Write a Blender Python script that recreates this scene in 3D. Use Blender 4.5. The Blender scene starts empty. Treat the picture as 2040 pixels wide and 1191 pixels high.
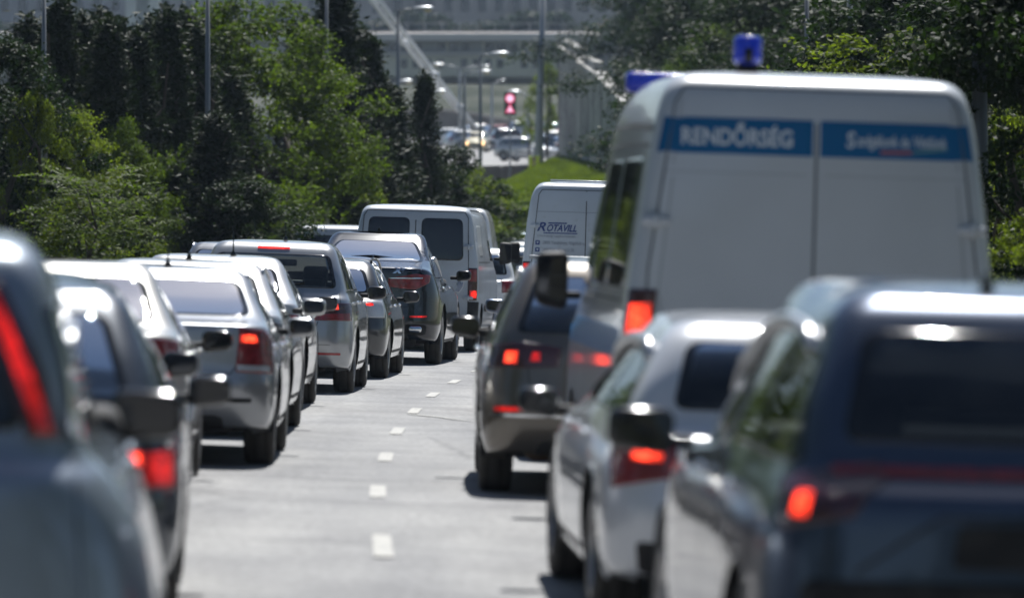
import bpy, bmesh, math, random
import numpy as np
from mathutils import Vector, Matrix
from mathutils.bvhtree import BVHTree

random.seed(7); rng = np.random.default_rng(7)
scene = bpy.context.scene
COL = scene.collection
R = math.radians
# ------------------------------------------------------------------ camera, world, sun, exposure
F, CX, HY, CZ = 11333.0, 1020.0, 499.0, 1.5          # lens in pixels of the 2040 px wide frame
cd = bpy.data.cameras.new('camera'); cam = bpy.data.objects.new('camera', cd); COL.objects.link(cam)
cam.location = (0, 0, CZ)
cam.rotation_euler = (R(90) - math.atan(96.5 / F), 0, 0)
cd.lens = 200; cd.sensor_width = 36; cd.clip_start = 0.5; cd.clip_end = 6000
cd.dof.use_dof = True; cd.dof.focus_distance = 69.0; cd.dof.aperture_fstop = 2.8; cd.dof.aperture_blades = 9
scene.camera = cam
SUN_EL, SUN_AZ = 57.0, 9.0                             # azimuth clockwise from +Y (ahead, slightly right)
w = bpy.data.worlds.new('World'); scene.world = w; w.use_nodes = True
nt = w.node_tree; nt.nodes.clear()
sky = nt.nodes.new('ShaderNodeTexSky'); sky.sky_type = 'NISHITA'; sky.sun_disc = False
sky.sun_elevation = R(SUN_EL); sky.sun_rotation = R(SUN_AZ); sky.dust_density = 0.5; sky.ozone_density = 2.5
bg = nt.nodes.new('ShaderNodeBackground'); bg.inputs[1].default_value = 0.05
wo = nt.nodes.new('ShaderNodeOutputWorld')
nt.links.new(sky.outputs[0], bg.inputs[0]); nt.links.new(bg.outputs[0], wo.inputs[0])
sd = bpy.data.lights.new('sun', 'SUN'); sd.energy = 5.0; sd.angle = R(0.5); sd.color = (1.0, 0.985, 0.955)
sun = bpy.data.objects.new('sun', sd); COL.objects.link(sun)
sdir = Vector((math.sin(R(SUN_AZ)) * math.cos(R(SUN_EL)), math.cos(R(SUN_AZ)) * math.cos(R(SUN_EL)), math.sin(R(SUN_EL))))
sun.rotation_euler = sdir.to_track_quat('Z', 'Y').to_euler(); sun.location = (0, 0, 80)
scene.view_settings.view_transform = 'Standard'; scene.view_settings.look = 'None'
scene.view_settings.exposure = 0.56; scene.view_settings.gamma = 1; scene.view_settings.use_curve_mapping = False
scene.render.engine = 'CYCLES'
cy = scene.cycles
cy.use_denoising = True; cy.max_bounces = 7; cy.diffuse_bounces = 2; cy.glossy_bounces = 3; cy.transmission_bounces = 2
cy.transparent_max_bounces = 10; cy.volume_bounces = 0; cy.sample_clamp_indirect = 6; cy.caustics_reflective = False; cy.caustics_refractive = False

# ------------------------------------------------------------------ place helpers
def at(px, py, d):
    return Vector(((px - CX) / F * d, d, CZ + (HY - py) / F * d))
_kd = np.array([-30, 0, 10, 20, 29.3, 38, 47, 56, 65, 75, 85, 98, 110, 130, 160, 200, 300, 500, 1600.])
_kx = np.array([4.4, 1.04, .28, -.30, -.667, -.88, -.95, -.877, -.66, -.24, .35, 1.05, 1.5, 1.9, 2.2, 1.8, -3.0, -30., -60.])
def pchip(xk, yk, x):
    xk = np.asarray(xk, float); yk = np.asarray(yk, float); x = np.clip(np.asarray(x, float), xk[0], xk[-1])
    h = np.diff(xk); dl = (yk[1:] - yk[:-1]) / (h if yk.ndim == 1 else h[:, None])
    m = np.zeros_like(yk); m[0] = dl[0]; m[-1] = dl[-1]
    a, b = dl[:-1], dl[1:]
    with np.errstate(all='ignore'):
        hm = np.where(a * b > 0, 2 * a * b / (a + b), 0)
    m[1:-1] = np.nan_to_num(hm)
    i = np.clip(np.searchsorted(xk, x, side='right') - 1, 0, len(xk) - 2)
    t = (x - xk[i]) / h[i]; H_ = h[i]
    if yk.ndim > 1: t = t[:, None]; H_ = H_[:, None]
    return ((2*t**3 - 3*t**2 + 1) * yk[i] + (t**3 - 2*t**2 + t) * H_ * m[i] + (-2*t**3 + 3*t**2) * yk[i+1] + (t**3 - t**2) * H_ * m[i+1])
def xl(d): return np.interp(d, _kd, _kx) if np.ndim(d) == 0 and False else pchip(_kd, _kx, np.atleast_1d(np.asarray(d, float)))
def xl1(d): return float(xl(d)[0])
BANK = 0.032
_pd = [-40, 10, 26, 30, 33, 110, 150, 200, 250, 300, 400, 560, 700, 900, 1600]
_pz = [-1.6, -.45, -.105, -.02, 0, 0, .10, .52, 1.26, 2.6, 6.0, 11.0, 17, 22, 60]
def prof(d): return pchip(_pd, _pz, np.atleast_1d(np.asarray(d, float)))
def G(x, d):
    x = np.atleast_1d(np.asarray(x, float)); d = np.atleast_1d(np.asarray(d, float))
    fade = np.clip((140 - d) / 60, 0, 1)
    off = np.clip(x - xl(d), -7.6, 6.5)
    return prof(d) - BANK * off * fade
def G1(x, d): return float(G(x, d)[0])

# ------------------------------------------------------------------ materials
M = {}
def mat(name, col=(.5, .5, .5), rough=.5, metal=0., coat=0., coat_r=.03, spec=.5, emit=None, es=0., noise=None, bump=None, rough_noise=None):
    if name in M: return M[name]
    m = bpy.data.materials.new(name); m.use_nodes = True
    n = m.node_tree.nodes; l = m.node_tree.links; p = n['Principled BSDF']
    p.inputs['Base Color'].default_value = (*col, 1); p.inputs['Roughness'].default_value = rough
    p.inputs['Metallic'].default_value = metal; p.inputs['Coat Weight'].default_value = coat
    p.inputs['Coat Roughness'].default_value = coat_r; p.inputs['Specular IOR Level'].default_value = spec
    if emit: p.inputs['Emission Color'].default_value = (*emit, 1); p.inputs['Emission Strength'].default_value = es
    tc = n.new('ShaderNodeTexCoord')
    if noise:
        layers = noise if isinstance(noise, list) else [noise]
        prev = None
        for (sc, c2, lo, hi) in layers:
            t = n.new('ShaderNodeTexNoise'); t.inputs['Scale'].default_value = sc; t.inputs['Detail'].default_value = 6
            l.new(tc.outputs['Object'], t.inputs['Vector'])
            r = n.new('ShaderNodeValToRGB'); r.color_ramp.elements[0].position = lo; r.color_ramp.elements[1].position = hi
            l.new(t.outputs[0], r.inputs[0])
            mx = n.new('ShaderNodeMix'); mx.data_type = 'RGBA'
            l.new(r.outputs[0], mx.inputs[0])
            if prev: l.new(prev, mx.inputs[6])
            else: mx.inputs[6].default_value = (*col, 1)
            mx.inputs[7].default_value = (*c2, 1); prev = mx.outputs[2]
        l.new(prev, p.inputs['Base Color'])
    if rough_noise:
        t = n.new('ShaderNodeTexNoise'); t.inputs['Scale'].default_value = rough_noise[0]; t.inputs['Detail'].default_value = 5
        l.new(tc.outputs['Object'], t.inputs['Vector'])
        mr = n.new('ShaderNodeMapRange'); mr.inputs[1].default_value = .35; mr.inputs[2].default_value = .7
        mr.inputs[3].default_value = rough_noise[1]; mr.inputs[4].default_value = rough_noise[2]
        l.new(t.outputs[0], mr.inputs[0]); l.new(mr.outputs[0], p.inputs['Coat Roughness'] if coat else p.inputs['Roughness'])
    if bump:
        t = n.new('ShaderNodeTexNoise'); t.inputs['Scale'].default_value = bump[0]; t.inputs['Detail'].default_value = 4
        l.new(tc.outputs['Object'], t.inputs['Vector'])
        b = n.new('ShaderNodeBump'); b.inputs['Strength'].default_value = bump[1]; b.inputs['Distance'].default_value = bump[2]
        l.new(t.outputs[0], b.inputs['Height']); l.new(b.outputs[0], p.inputs['Normal'])
    M[name] = m; return m
def paint(name, col, metal=.5, rough=.32, dirt=.12):
    c2 = tuple(c * (1 - dirt) + .16 * dirt for c in col)
    return mat('paint_' + name, col, rough, metal, 1.0, .04, noise=[(2.2, c2, .42, .75), (14, c2, .55, .8)], rough_noise=(5, .025, .10))
def glass(name, tint, frit=False):
    m = bpy.data.materials.new(name); m.use_nodes = True
    n = m.node_tree.nodes; l = m.node_tree.links; n.clear()
    o = n.new('ShaderNodeOutputMaterial'); tr = n.new('ShaderNodeBsdfTransparent'); tr.inputs[0].default_value = (*tint, 1)
    gl = n.new('ShaderNodeBsdfGlossy'); gl.inputs['Roughness'].default_value = .02
    gl.inputs['Color'].default_value = (1, 1, 1, 1)
    fr = n.new('ShaderNodeFresnel'); fr.inputs[0].default_value = 1.6
    df = n.new('ShaderNodeBsdfDiffuse'); df.inputs[0].default_value = (.35, .35, .33, 1)
    tc = n.new('ShaderNodeTexCoord'); ns = n.new('ShaderNodeTexNoise'); ns.inputs['Scale'].default_value = 6; ns.inputs['Detail'].default_value = 6
    l.new(tc.outputs['Object'], ns.inputs['Vector'])
    mr = n.new('ShaderNodeMapRange'); mr.inputs[1].default_value = .45; mr.inputs[2].default_value = .8; mr.inputs[3].default_value = .01; mr.inputs[4].default_value = .09
    l.new(ns.outputs[0], mr.inputs[0])
    a = n.new('ShaderNodeMixShader'); b = n.new('ShaderNodeMixShader')
    l.new(mr.outputs[0], a.inputs[0]); l.new(tr.outputs[0], a.inputs[1]); l.new(df.outputs[0], a.inputs[2])
    l.new(fr.outputs[0], b.inputs[0]); l.new(a.outputs[0], b.inputs[1]); l.new(gl.outputs[0], b.inputs[2]); l.new(b.outputs[0], o.inputs[0])
    M[name] = m; return m
GL = glass('car_glass', (.70, .75, .73)); GLT = glass('tinted_glass', (.07, .08, .09))
FRIT = mat('black_frit', (.012, .013, .015), .06, 0, .0, spec=.6)
DGL = mat('dark_glass', (.010, .012, .016), .04, 0, 0, spec=.7)
BLK = mat('black_plastic', (.016, .016, .018), .6, spec=.25, noise=(9, (.04, .04, .04), .4, .8))
PBLK = mat('gloss_black', (.010, .010, .012), .12, spec=.6)
TYRE = mat('tyre_rubber', (.022, .021, .020), .85, noise=(6, (.055, .050, .045), .4, .8), bump=(60, .3, .01))
ALLOY = mat('alloy_rim', (.42, .42, .43), .35, .8, noise=(12, (.2, .19, .18), .45, .8))
CHROME = mat('chrome', (.75, .76, .78), .12, 1.0)
RAILM = mat('silver_rail', (.62, .63, .65), .28, .85)
LENS = mat('red_lens', (.16, .006, .008), .12, 0, 1.0, .03, noise=(18, (.30, .01, .015), .4, .7), bump=(90, .4, .01))
LENSD = mat('smoked_lens', (.05, .008, .010), .12, 0, 1.0, .03, bump=(80, .4, .01))
CLEARL = mat('clear_lens', (.55, .55, .56), .12, .4, 1.0, .03, bump=(60, .6, .01))
def lit(name, col, strength):
    m = mat(name, col, .2, 0, .6, .03)
    n = m.node_tree.nodes; l = m.node_tree.links; p = n['Principled BSDF']
    tc = n.new('ShaderNodeTexCoord'); v = n.new('ShaderNodeTexVoronoi'); v.inputs['Scale'].default_value = 42
    l.new(tc.outputs['Object'], v.inputs['Vector'])
    mr = n.new('ShaderNodeMapRange'); mr.inputs[1].default_value = 0; mr.inputs[2].default_value = .6
    mr.inputs[3].default_value = strength * 1.9; mr.inputs[4].default_value = strength * .5
    l.new(v.outputs[0], mr.inputs[0]); l.new(mr.outputs[0], p.inputs['Emission Strength'])
    mg = n.new('ShaderNodeMapping'); mg.inputs['Location'].default_value = (-.5, -.5, -.5); l.new(tc.outputs['Generated'], mg.inputs[0])
    ln = n.new('ShaderNodeVectorMath'); ln.operation = 'LENGTH'; l.new(mg.outputs[0], ln.inputs[0])
    mf = n.new('ShaderNodeMapRange'); mf.inputs[1].default_value = .12; mf.inputs[2].default_value = .72; mf.inputs[3].default_value = 2.0; mf.inputs[4].default_value = .22; mf.interpolation_type = 'SMOOTHSTEP'
    l.new(ln.outputs['Value'], mf.inputs[0]); mm = n.new('ShaderNodeMath'); mm.operation = 'MULTIPLY'
    l.new(mr.outputs[0], mm.inputs[0]); l.new(mf.outputs[0], mm.inputs[1]); l.new(mm.outputs[0], p.inputs['Emission Strength'])
    p.inputs['Emission Color'].default_value = (1.0, .018, .010, 1)
    return m
BRAKE = lit('brake_lamp_lit', (.5, .02, .02), 1.1); BRAKEH = lit('brake_lamp_bright', (.6, .04, .02), 1.9); BRAKEH.node_tree.nodes['Principled BSDF'].inputs['Emission Color'].default_value = (1, .045, .016, 1)
TAIL = lit('tail_lamp_reflector_glow', (.4, .01, .012), .32)
REFL = mat('red_reflector', (.38, .012, .012), .25, 0, 1.0)
PLATE = mat('number_plate', (.72, .72, .70), .35, noise=(30, (.6, .6, .58), .4, .8))
SEAT = mat('seat_fabric', (.030, .030, .033), .9, bump=(120, .3, .005))
CABIN = mat('cabin_trim', (.025, .025, .027), .8)
HEADL = mat('headlight_lens', (.5, .52, .54), .1, .3, 1.0, .02, bump=(40, .5, .02))

def mesh_obj(name, verts, faces, m, parent=None, smooth=True, mi=None, mats=None):
    me = bpy.data.meshes.new(name); me.from_pydata([tuple(map(float, v)) for v in verts], [], [tuple(f) for f in faces])
    for x in (mats or [m]): me.materials.append(x)
    if mi is not None: me.polygons.foreach_set('material_index', mi)
    if smooth: me.polygons.foreach_set('use_smooth', [True] * len(me.polygons))
    me.update()
    o = bpy.data.objects.new(name, me); COL.objects.link(o)
    if parent is not None: o.parent = parent
    return o
def bm_obj(name, bm, m, parent=None, smooth=False):
    me = bpy.data.meshes.new(name); bm.normal_update(); bm.to_mesh(me); bm.free(); me.materials.append(m)
    if smooth: me.polygons.foreach_set('use_smooth', [True] * len(me.polygons))
    o = bpy.data.objects.new(name, me); COL.objects.link(o)
    if parent is not None: o.parent = parent
    return o
def box_bm(bm, c, s, rz=0, bevel=0, seg=2, rx=0):
    g = bmesh.ops.create_cube(bm, size=1.0)
    vs = g['verts']
    mt = Matrix.Translation(c) @ Matrix.Rotation(rz, 4, 'Z') @ Matrix.Rotation(rx, 4, 'X') @ Matrix.Diagonal((*s, 1))
    bmesh.ops.transform(bm, matrix=mt, verts=vs)
    if bevel:
        es = list({e for v in vs for e in v.link_edges})
        bmesh.ops.bevel(bm, geom=es, offset=bevel, segments=seg, profile=.5, affect='EDGES')
def box(name, c, s, m, parent=None, rz=0, bevel=0, seg=2, rx=0, smooth=None):
    bm = bmesh.new(); box_bm(bm, c, s, rz, bevel, seg, rx)
    return bm_obj(name, bm, m, parent, bool(bevel) if smooth is None else smooth)
def tube(name, pts, r, m, parent=None, n=8, radii=None):
    pts = [Vector(p) for p in pts]; V = []; Fc = []
    for i, p in enumerate(pts):
        t = (pts[min(i + 1, len(pts) - 1)] - pts[max(i - 1, 0)]).normalized()
        a = t.orthogonal().normalized() if i == 0 else (pa - t * pa.dot(t)).normalized()
        pa = a; b = t.cross(a); rr = radii[i] if radii else r
        for k in range(n):
            q = 2 * math.pi * k / n; V.append(p + (a * math.cos(q) + b * math.sin(q)) * rr)
    for i in range(len(pts) - 1):
        for k in range(n):
            Fc.append((i*n + k, i*n + (k+1) % n, (i+1)*n + (k+1) % n, (i+1)*n + k))
    Fc.append(tuple(range(n))[::-1]); Fc.append(tuple((len(pts)-1)*n + k for k in range(n)))
    return mesh_obj(name, V, Fc, m, parent)
def lathe(name, prof_, m, parent=None, axis='X', n=40, loc=(0, 0, 0)):
    V = []; Fc = []
    for (r, a) in prof_:
        for k in range(n):
            q = 2 * math.pi * k / n
            p = (a, r * math.cos(q), r * math.sin(q)) if axis == 'X' else (r * math.cos(q), r * math.sin(q), a)
            V.append((p[0] + loc[0], p[1] + loc[1], p[2] + loc[2]))
    for i in range(len(prof_) - 1):
        for k in range(n): Fc.append((i*n + k, i*n + (k+1) % n, (i+1)*n + (k+1) % n, (i+1)*n + k))
    return mesh_obj(name, V, Fc, m, parent)
def empty(name, loc=(0, 0, 0), rot=(0, 0, 0)):
    o = bpy.data.objects.new(name, None); COL.objects.link(o); o.location = loc; o.rotation_euler = rot; o.empty_display_size = .3
    return o
def tag(o, label=None, cat=None, group=None, kind=None):
    if label: o['label'] = label
    if cat: o['category'] = cat
    if group: o['group'] = group
    if kind: o['kind'] = kind
    return o
def copy_tree(o, parent=None):
    c = o.copy(); COL.objects.link(c)
    if parent is not None: c.parent = parent
    for ch in list(o.children): copy_tree(ch, c)
    return c

# ------------------------------------------------------------------ vehicles
def lvl(zs, w, yr, zr, yf, zf, rr=.2, rf=.45, br=.05, bf=.16, tp=.04):
    return [zs, w, yr, zr, yf, zf, rr, rf, br, bf, tp]
def levels(t, L, W, H, belt, p):
    sh = belt - .10; rake = p.get('rake', .42); gb = p.get('gb', .16); cowl = L - p.get('cowl', 1.15); ws = L - p.get('ws', 1.95)
    tw = p.get('tw', .74); deck = p.get('deck', belt + .02); rg = p.get('rg', belt + .0)
    g = p.get('clear', .22); mz = (belt + H - .1) / 2
    if t in ('hatch', 'sedan'):
        sed = t == 'sedan'
        return [
            lvl(g - .02, .80*W, .24, g + .04, L-.34, g, .15, .4, .03, .12),
            lvl(g, .94*W, .11, g + .05, L-.15, g, .18, .5, .05, .16, .03),
            lvl(g + .13, .985*W, .035, g + .17, L-.05, g + .12, .22, .5, .06, .18, .03),
            lvl(.54, W, 0, .54, L, .50, .24, .5, .07, .2, .03),
            lvl(sh-.16, p.get('lw', .995)*W, .03, sh-.14, L-.03, .64, .24, .5, .07, .2, .03),
            lvl(sh, p.get('sw', .965)*W, .055, deck-.02 if sed else sh+.02, L-.13, .76, .22, .5, .07, .2, .045),
            lvl(belt, p.get('bw', .925)*W, gb, (deck+.02) if sed else rg, cowl, belt+.03, .16, .35, .07, .15, .05),
            lvl(mz, (p.get('bw', .925)+tw)/2*W*1.012, (gb+rake)/2 - (0 if sed else .03), mz+.02, (cowl+ws)/2, mz, .14, .3, .07, .12, .05),
            lvl(H-.115, tw*W, rake, H-.075, ws, H-.09, .12, .28, .07, .10, .045),
            lvl(H-.05, (tw-.09)*W, rake+.10, H-.03, ws-.22, H-.035, .12, .2, .05, .05, .03),
            lvl(H-.012, (tw-.34)*W, rake+.45, H-.008, ws-.55, H-.008, .1, .2, .03, .02, .0),
            lvl(H, .003, rake+.75, H, ws-.85, H, .001, .001, 0, 0, 0)]
    # vans
    hw = p.get('hw', .975)
    return [
        lvl(.30, .85*W, .22, .32, L-.3, .28, .1, .4, .0, .12, .0),
        lvl(.33, .95*W, .06, .34, L-.14, .30, .1, .4, .01, .16, .0),
        lvl(.50, .99*W, .01, .50, L-.04, .48, .11, .4, .01, .18, .0),
        lvl(.78, W, 0, .78, L, .70, .11, .4, .015, .2, .0),
        lvl(1.02, W, .0, 1.02, L-.05, .88, .11, .4, .015, .2, .0),
        lvl(1.22, .99*W, .01, 1.22, L-.18, 1.02, .11, .4, .015, .2, .0),
        lvl(1.34, hw*W, .015, 1.34, L-.72, 1.2, .11, .3, .015, .15, .0),
        lvl(H*.76, p.get('w7', .90)*W, .04, H*.76, L-1.2, H*.74, .11, .25, .02, .10, .01),
        lvl(H-.24, p.get('w8', .83)*W, .075, H-.24, L-1.5, H-.22, .11, .25, .03, .08, .015),
        lvl(H-.10, p.get('w9', .76)*W, .12, H-.09, L-1.75, H-.1, .11, .2, .03, .06, .02),
        lvl(H-.03, p.get('w10', .66)*W, .24, H-.03, L-2.0, H-.03, .1, .2, .02, .03, .02),
        lvl(H-.005, .36*W, .5, H-.005, L-2.3, H-.005, .05, .1, .0, .0, .0),
        lvl(H, .003, .8, H, L-2.6, H, .001, .001, 0, 0, 0)]

def sstep(t): t = np.clip(t, 0, 1); return t * t * (3 - 2 * t)
def ring(v):
    zs, w, yr, zr, yf, zf, rr, rf, br, bf, tp = v
    rr = min(rr, w * .6); rf = min(rf, w * .6)
    pts = []
    wr = w * (1 - tp); wf = w * (1 - tp * 2.2)
    for x in np.linspace(0, wr - rr, 12): pts.append((x, yr + br * (x / w) ** 2))
    y0 = pts[-1][1]; yc = y0 + rr * 1.0
    for a in np.linspace(0, math.pi / 2, 9)[1:]: pts.append((wr - rr + rr * math.sin(a), yc - rr * math.cos(a)))
    y1 = yf - bf * ((wf - rf) / w) ** 2 - rf
    for y in np.linspace(yc, y1, 48)[1:]:
        x = w - (w - wr) * max(0, 1 - (y - yc) / 1.3) ** 2 - (w - wf) * max(0, 1 - (y1 - y) / 1.3) ** 2
        pts.append((x, y))
    for a in np.linspace(0, math.pi / 2, 9)[1:]: pts.append((wf - rf + rf * math.cos(a), y1 + rf * math.sin(a)))
    for x in np.linspace(wf - rf, 0, 10)[1:]: pts.append((x, yf - bf * (x / w) ** 2))
    P = np.array(pts)
    Pl = P[1:-1][::-1] * np.array([-1, 1])
    P = np.vstack([P, Pl])
    z = zs + (zr - zs) * sstep(1 - (P[:, 1] - yr) / .8) + (zf - zs) * sstep(1 - (yf - P[:, 1]) / 1.3)
    return np.column_stack([P, z])

def round_poly(poly, r=.03, seg=5, per=7):
    n = len(poly); out = []
    P = [Vector((a, b)) for a, b in poly]
    rr = r if isinstance(r, (list, tuple)) else [r] * n
    for i in range(n):
        p, a, b = P[i], P[i - 1], P[(i + 1) % n]
        q = min(rr[i], (a - p).length * .45, (b - p).length * .45)
        s = p + (a - p).normalized() * q; e = p + (b - p).normalized() * q
        for k in range(seg + 1):
            t = k / seg; out.append(s * (1-t)**2 + p * 2*t*(1-t) + e * t*t)
        nx = P[(i + 1) % n]; q2 = min(rr[(i+1) % n], (p - nx).length * .45, (P[(i+2) % n] - nx).length * .45)
        e2 = nx + (p - nx).normalized() * q2
        for k in range(1, per): out.append(e.lerp(e2, k / per))
    return out
def inside(px, py, poly):
    c = np.zeros(len(px), bool); n = len(poly)
    for i in range(n):
        x1, y1 = poly[i]; x2, y2 = poly[(i + 1) % n]
        cond = ((y1 > py) != (y2 > py))
        with np.errstate(all='ignore'):
            xi = (x2 - x1) * (py - y1) / (y2 - y1 + 1e-12) + x1
        c ^= cond & (px < xi)
    return c

class Vehicle:
    def __init__(s, name, t, L, W, H, belt, pm, **p):
        s.root = empty(name); s.L, s.W, s.H, s.belt, s.pm, s.t, s.p = L, W, H, belt, pm, t, p
        lv = np.array(levels(t, L, W, H, belt, p)); n = len(lv)
        ts = np.linspace(0, n - 1, (n - 1) * 6 + 1)
        if t != 'van': lv[:7, 6] *= p.get('rrk', 1.2)
        L_ = pchip(np.arange(n), lv, ts)
        rings = [ring(v) for v in L_]; m = len(rings[0]); V = np.vstack(rings)
        Fc = []
        for i in range(len(rings) - 1):
            for k in range(m): Fc.append((i*m + k, i*m + (k+1) % m, (i+1)*m + (k+1) % m, (i+1)*m + k))
        s.bvh = BVHTree.FromPolygons([Vector(v) for v in V], Fc)
        s.V, s.F = V, Fc; s.holes = []
        s.ro, s.fo, s.rw = p.get('ro', .85), p.get('fo', .88), p.get('rw', .325)
        s.wy = (s.ro, L - s.fo)
    def cast(s, kind, a, b, sg=1):
        if kind == 'rear': o, d = Vector((a * sg, -3, b)), Vector((0, 1, 0))
        elif kind == 'front': o, d = Vector((a * sg, s.L + 3, b)), Vector((0, -1, 0))
        elif kind == 'side': o, d = Vector((3 * sg, a, b)), Vector((-sg, 0, 0))
        elif kind == 'top': o, d = Vector((a * sg, b, 6)), Vector((0, 0, -1))
        elif kind == 'corner':
            q = R(a); v = Vector((math.sin(q) * sg, -math.cos(q), 0)); o, d = Vector((0, .9, b)) + v * 4, -v
        else:
            q = R(a); v = Vector((math.sin(q) * sg, math.cos(q), 0)); o, d = Vector((0, s.L - 1.0, b)) + v * 4, -v
        loc, nor, i, ds = s.bvh.ray_cast(o, d)
        if loc is None:
            loc, nor, i, ds = s.bvh.find_nearest(o + d * (3 if kind != 'top' else 4.6))
            nor = -d
        if nor.dot(d) > 0: nor = -nor
        return loc, nor
    def patch(s, name, kind, poly, m, sg=1, r=.03, off=.004, thick=.008, parent=None, edge=None, hole=0, rings=5):
        B = round_poly(poly, r); n = len(B); c = sum(B, Vector((0, 0))) / n
        V = []; N = []; Fc = []; mi = []
        ts = [1, .97, .9, .7, .45, .2, 0] if edge is None else [1, .965, .91, .7, .45, .2, 0]
        loc, nor = s.cast(kind, c.x, c.y, sg); V.append(loc + nor * off)
        for t in ts[:-1]:
            for q in B:
                u = c + (q - c) * t; loc, nor = s.cast(kind, u.x, u.y, sg); V.append(loc + nor * (off if t < 1 else -thick))
        for j in range(len(ts) - 2):
            for k in range(n):
                Fc.append((1+j*n+k, 1+(j+1)*n+k, 1+(j+1)*n+(k+1) % n, 1+j*n+(k+1) % n)); mi.append(1 if (edge is not None and j < 2) else 0)
        j = len(ts) - 2
        for k in range(n): Fc.append((0, 1+j*n+(k+1) % n, 1+j*n+k)); mi.append(0)
        o = mesh_obj(name, V, Fc, m, parent or s.root, True, mi, [m, edge] if edge is not None else None)
        if hole:
            s.holes.append((kind, [tuple(c + (q - c) * hole) for q in B], sg))
        return o
    def seam(s, pts, kind, sg=1, wd=.006, m=None, name='panel_gap', parent=None, off=.0012, steps=10):
        P = []
        for i in range(len(pts) - 1):
            for k in range(steps): P.append(Vector(pts[i]).lerp(Vector(pts[i+1]), k / steps))
        P.append(Vector(pts[-1])); V = []; Fc = []
        hits = [s.cast(kind, q.x, q.y, sg) for q in P]
        for i, (loc, nor) in enumerate(hits):
            t = (hits[min(i+1, len(hits)-1)][0] - hits[max(i-1, 0)][0])
            if t.length < 1e-6: t = Vector((0, 0, 1))
            b = nor.cross(t.normalized()).normalized()
            V += [loc + nor * off + b * wd/2, loc + nor * off - b * wd/2]
        for i in range(len(hits) - 1): Fc.append((2*i, 2*i+1, 2*i+3, 2*i+2))
        return mesh_obj(name, V, Fc, m or BLK, parent or s.root)
    def finish_body(s):
        V, Fc = s.V.copy(), s.F
        fa = np.array(Fc); cen = V[fa].mean(1)
        e1 = V[fa[:, 2]] - V[fa[:, 0]]; e2 = V[fa[:, 3]] - V[fa[:, 1]]; nr = np.cross(e1, e2)
        nr /= (np.linalg.norm(nr, axis=1)[:, None] + 1e-12)
        mid = np.array([0, s.L/2, s.H/2]); sgn = np.sign(((cen - mid) * nr).sum(1)); nr *= sgn[:, None]
        kill = np.zeros(len(fa), bool)
        for kind, poly, sg in s.holes:
            if kind == 'rear': ok = (nr[:, 1] < -.05) & (cen[:, 1] < s.L * .5); a, b = cen[:, 0] * sg, cen[:, 2]
            elif kind == 'front': ok = (nr[:, 1] > .05) & (cen[:, 1] > s.L * .5); a, b = cen[:, 0] * sg, cen[:, 2]
            elif kind == 'side': ok = (cen[:, 0] * sg > .3) & (nr[:, 0] * sg > .3); a, b = cen[:, 1], cen[:, 2]
            else: continue
            kill |= ok & inside(a, b, poly)
        r = s.rw * 1.14
        for wy in s.wy:
            dy, dz = V[:, 1] - wy, V[:, 2] - s.rw; dd = np.hypot(dy, dz)
            outer = np.abs(V[:, 0]) > .55 * s.W
            ins = outer & (dd < r)
            fi = ins[fa]; kill |= fi.all(1)
            keep = np.zeros(len(V), bool); keep[np.unique(fa[fi.any(1) & ~fi.all(1)])] = True
            mv = keep & ins
            k = r / np.maximum(dd[mv], 1e-6)
            V[mv, 1] = wy + dy[mv] * k; V[mv, 2] = s.rw + dz[mv] * k
        good = [f for f, kf in zip(Fc, kill) if not kf]
        s.body = mesh_obj('body', V, good, s.pm, s.root)
        return s.body
    # standard kit
    def wheels(s, rim=ALLOY, wt=.215):
        for wy in s.wy:
            for sg in (-1, 1):
                x = sg * (s.W - wt/2 - .03); r = s.rw; h = wt/2
                pr = [(r*.62, -h*.9), (r*.70, -h), (r*.93, -h*.96), (r*.99, -h*.78), (r, -h*.45), (r*.985, -h*.40), (r*.985, -h*.36), (r, -h*.32), (r, h*.32), (r*.985, h*.36), (r*.985, h*.4), (r, h*.45), (r*.99, h*.78), (r*.93, h*.96), (r*.70, h), (r*.62, h*.9)]
                wl = lathe('wheel', pr, TYRE, s.root, 'X', 40, (x, wy, r))
                bm = bmesh.new()
                xo = x + sg * (h * .62)
                n = 5 if s.t != 'van' else 6
                for k in range(n):
                    q = 2 * math.pi * k / n + .3
                    box_bm(bm, (xo, wy + math.cos(q) * r * .33, r + math.sin(q) * r * .33), (.03, r * .60, r * .17), 0, .008, 1, q)
                bm2 = bmesh.ops.create_circle(bm, cap_ends=True, radius=r*.16, segments=16)
                bmesh.ops.transform(bm, matrix=Matrix.Translation((xo + sg*.012, wy, r)) @ Matrix.Rotation(R(90)*sg, 4, 'Y'), verts=bm2['verts'])
                bm_obj('rim', bm, rim, wl, False)
                lathe('rim_barrel', [(r*.60, sg*h*.9), (r*.66, sg*h*.98), (r*.62, sg*h*.8), (r*.58, 0), (.02, -sg*h*.2)], rim, wl, 'X', 32, (x, wy, r))
                rr = s.rw * 1.14; V = []; Fc = []
                # arch liner: a dark tunnel behind the opening
                N = 24
                for k in range(N + 1):
                    q = math.pi * (k / N) * 1.16 - R(14)
                    for dx in (0.02, .34): V.append((sg * (s.W * .985 - dx), wy + math.cos(q) * rr, s.rw + math.sin(q) * rr))
                for k in range(N): Fc.append((2*k, 2*k+1, 2*k+3, 2*k+2))
                mesh_obj('arch_liner', V, Fc, BLK, s.root)
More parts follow.
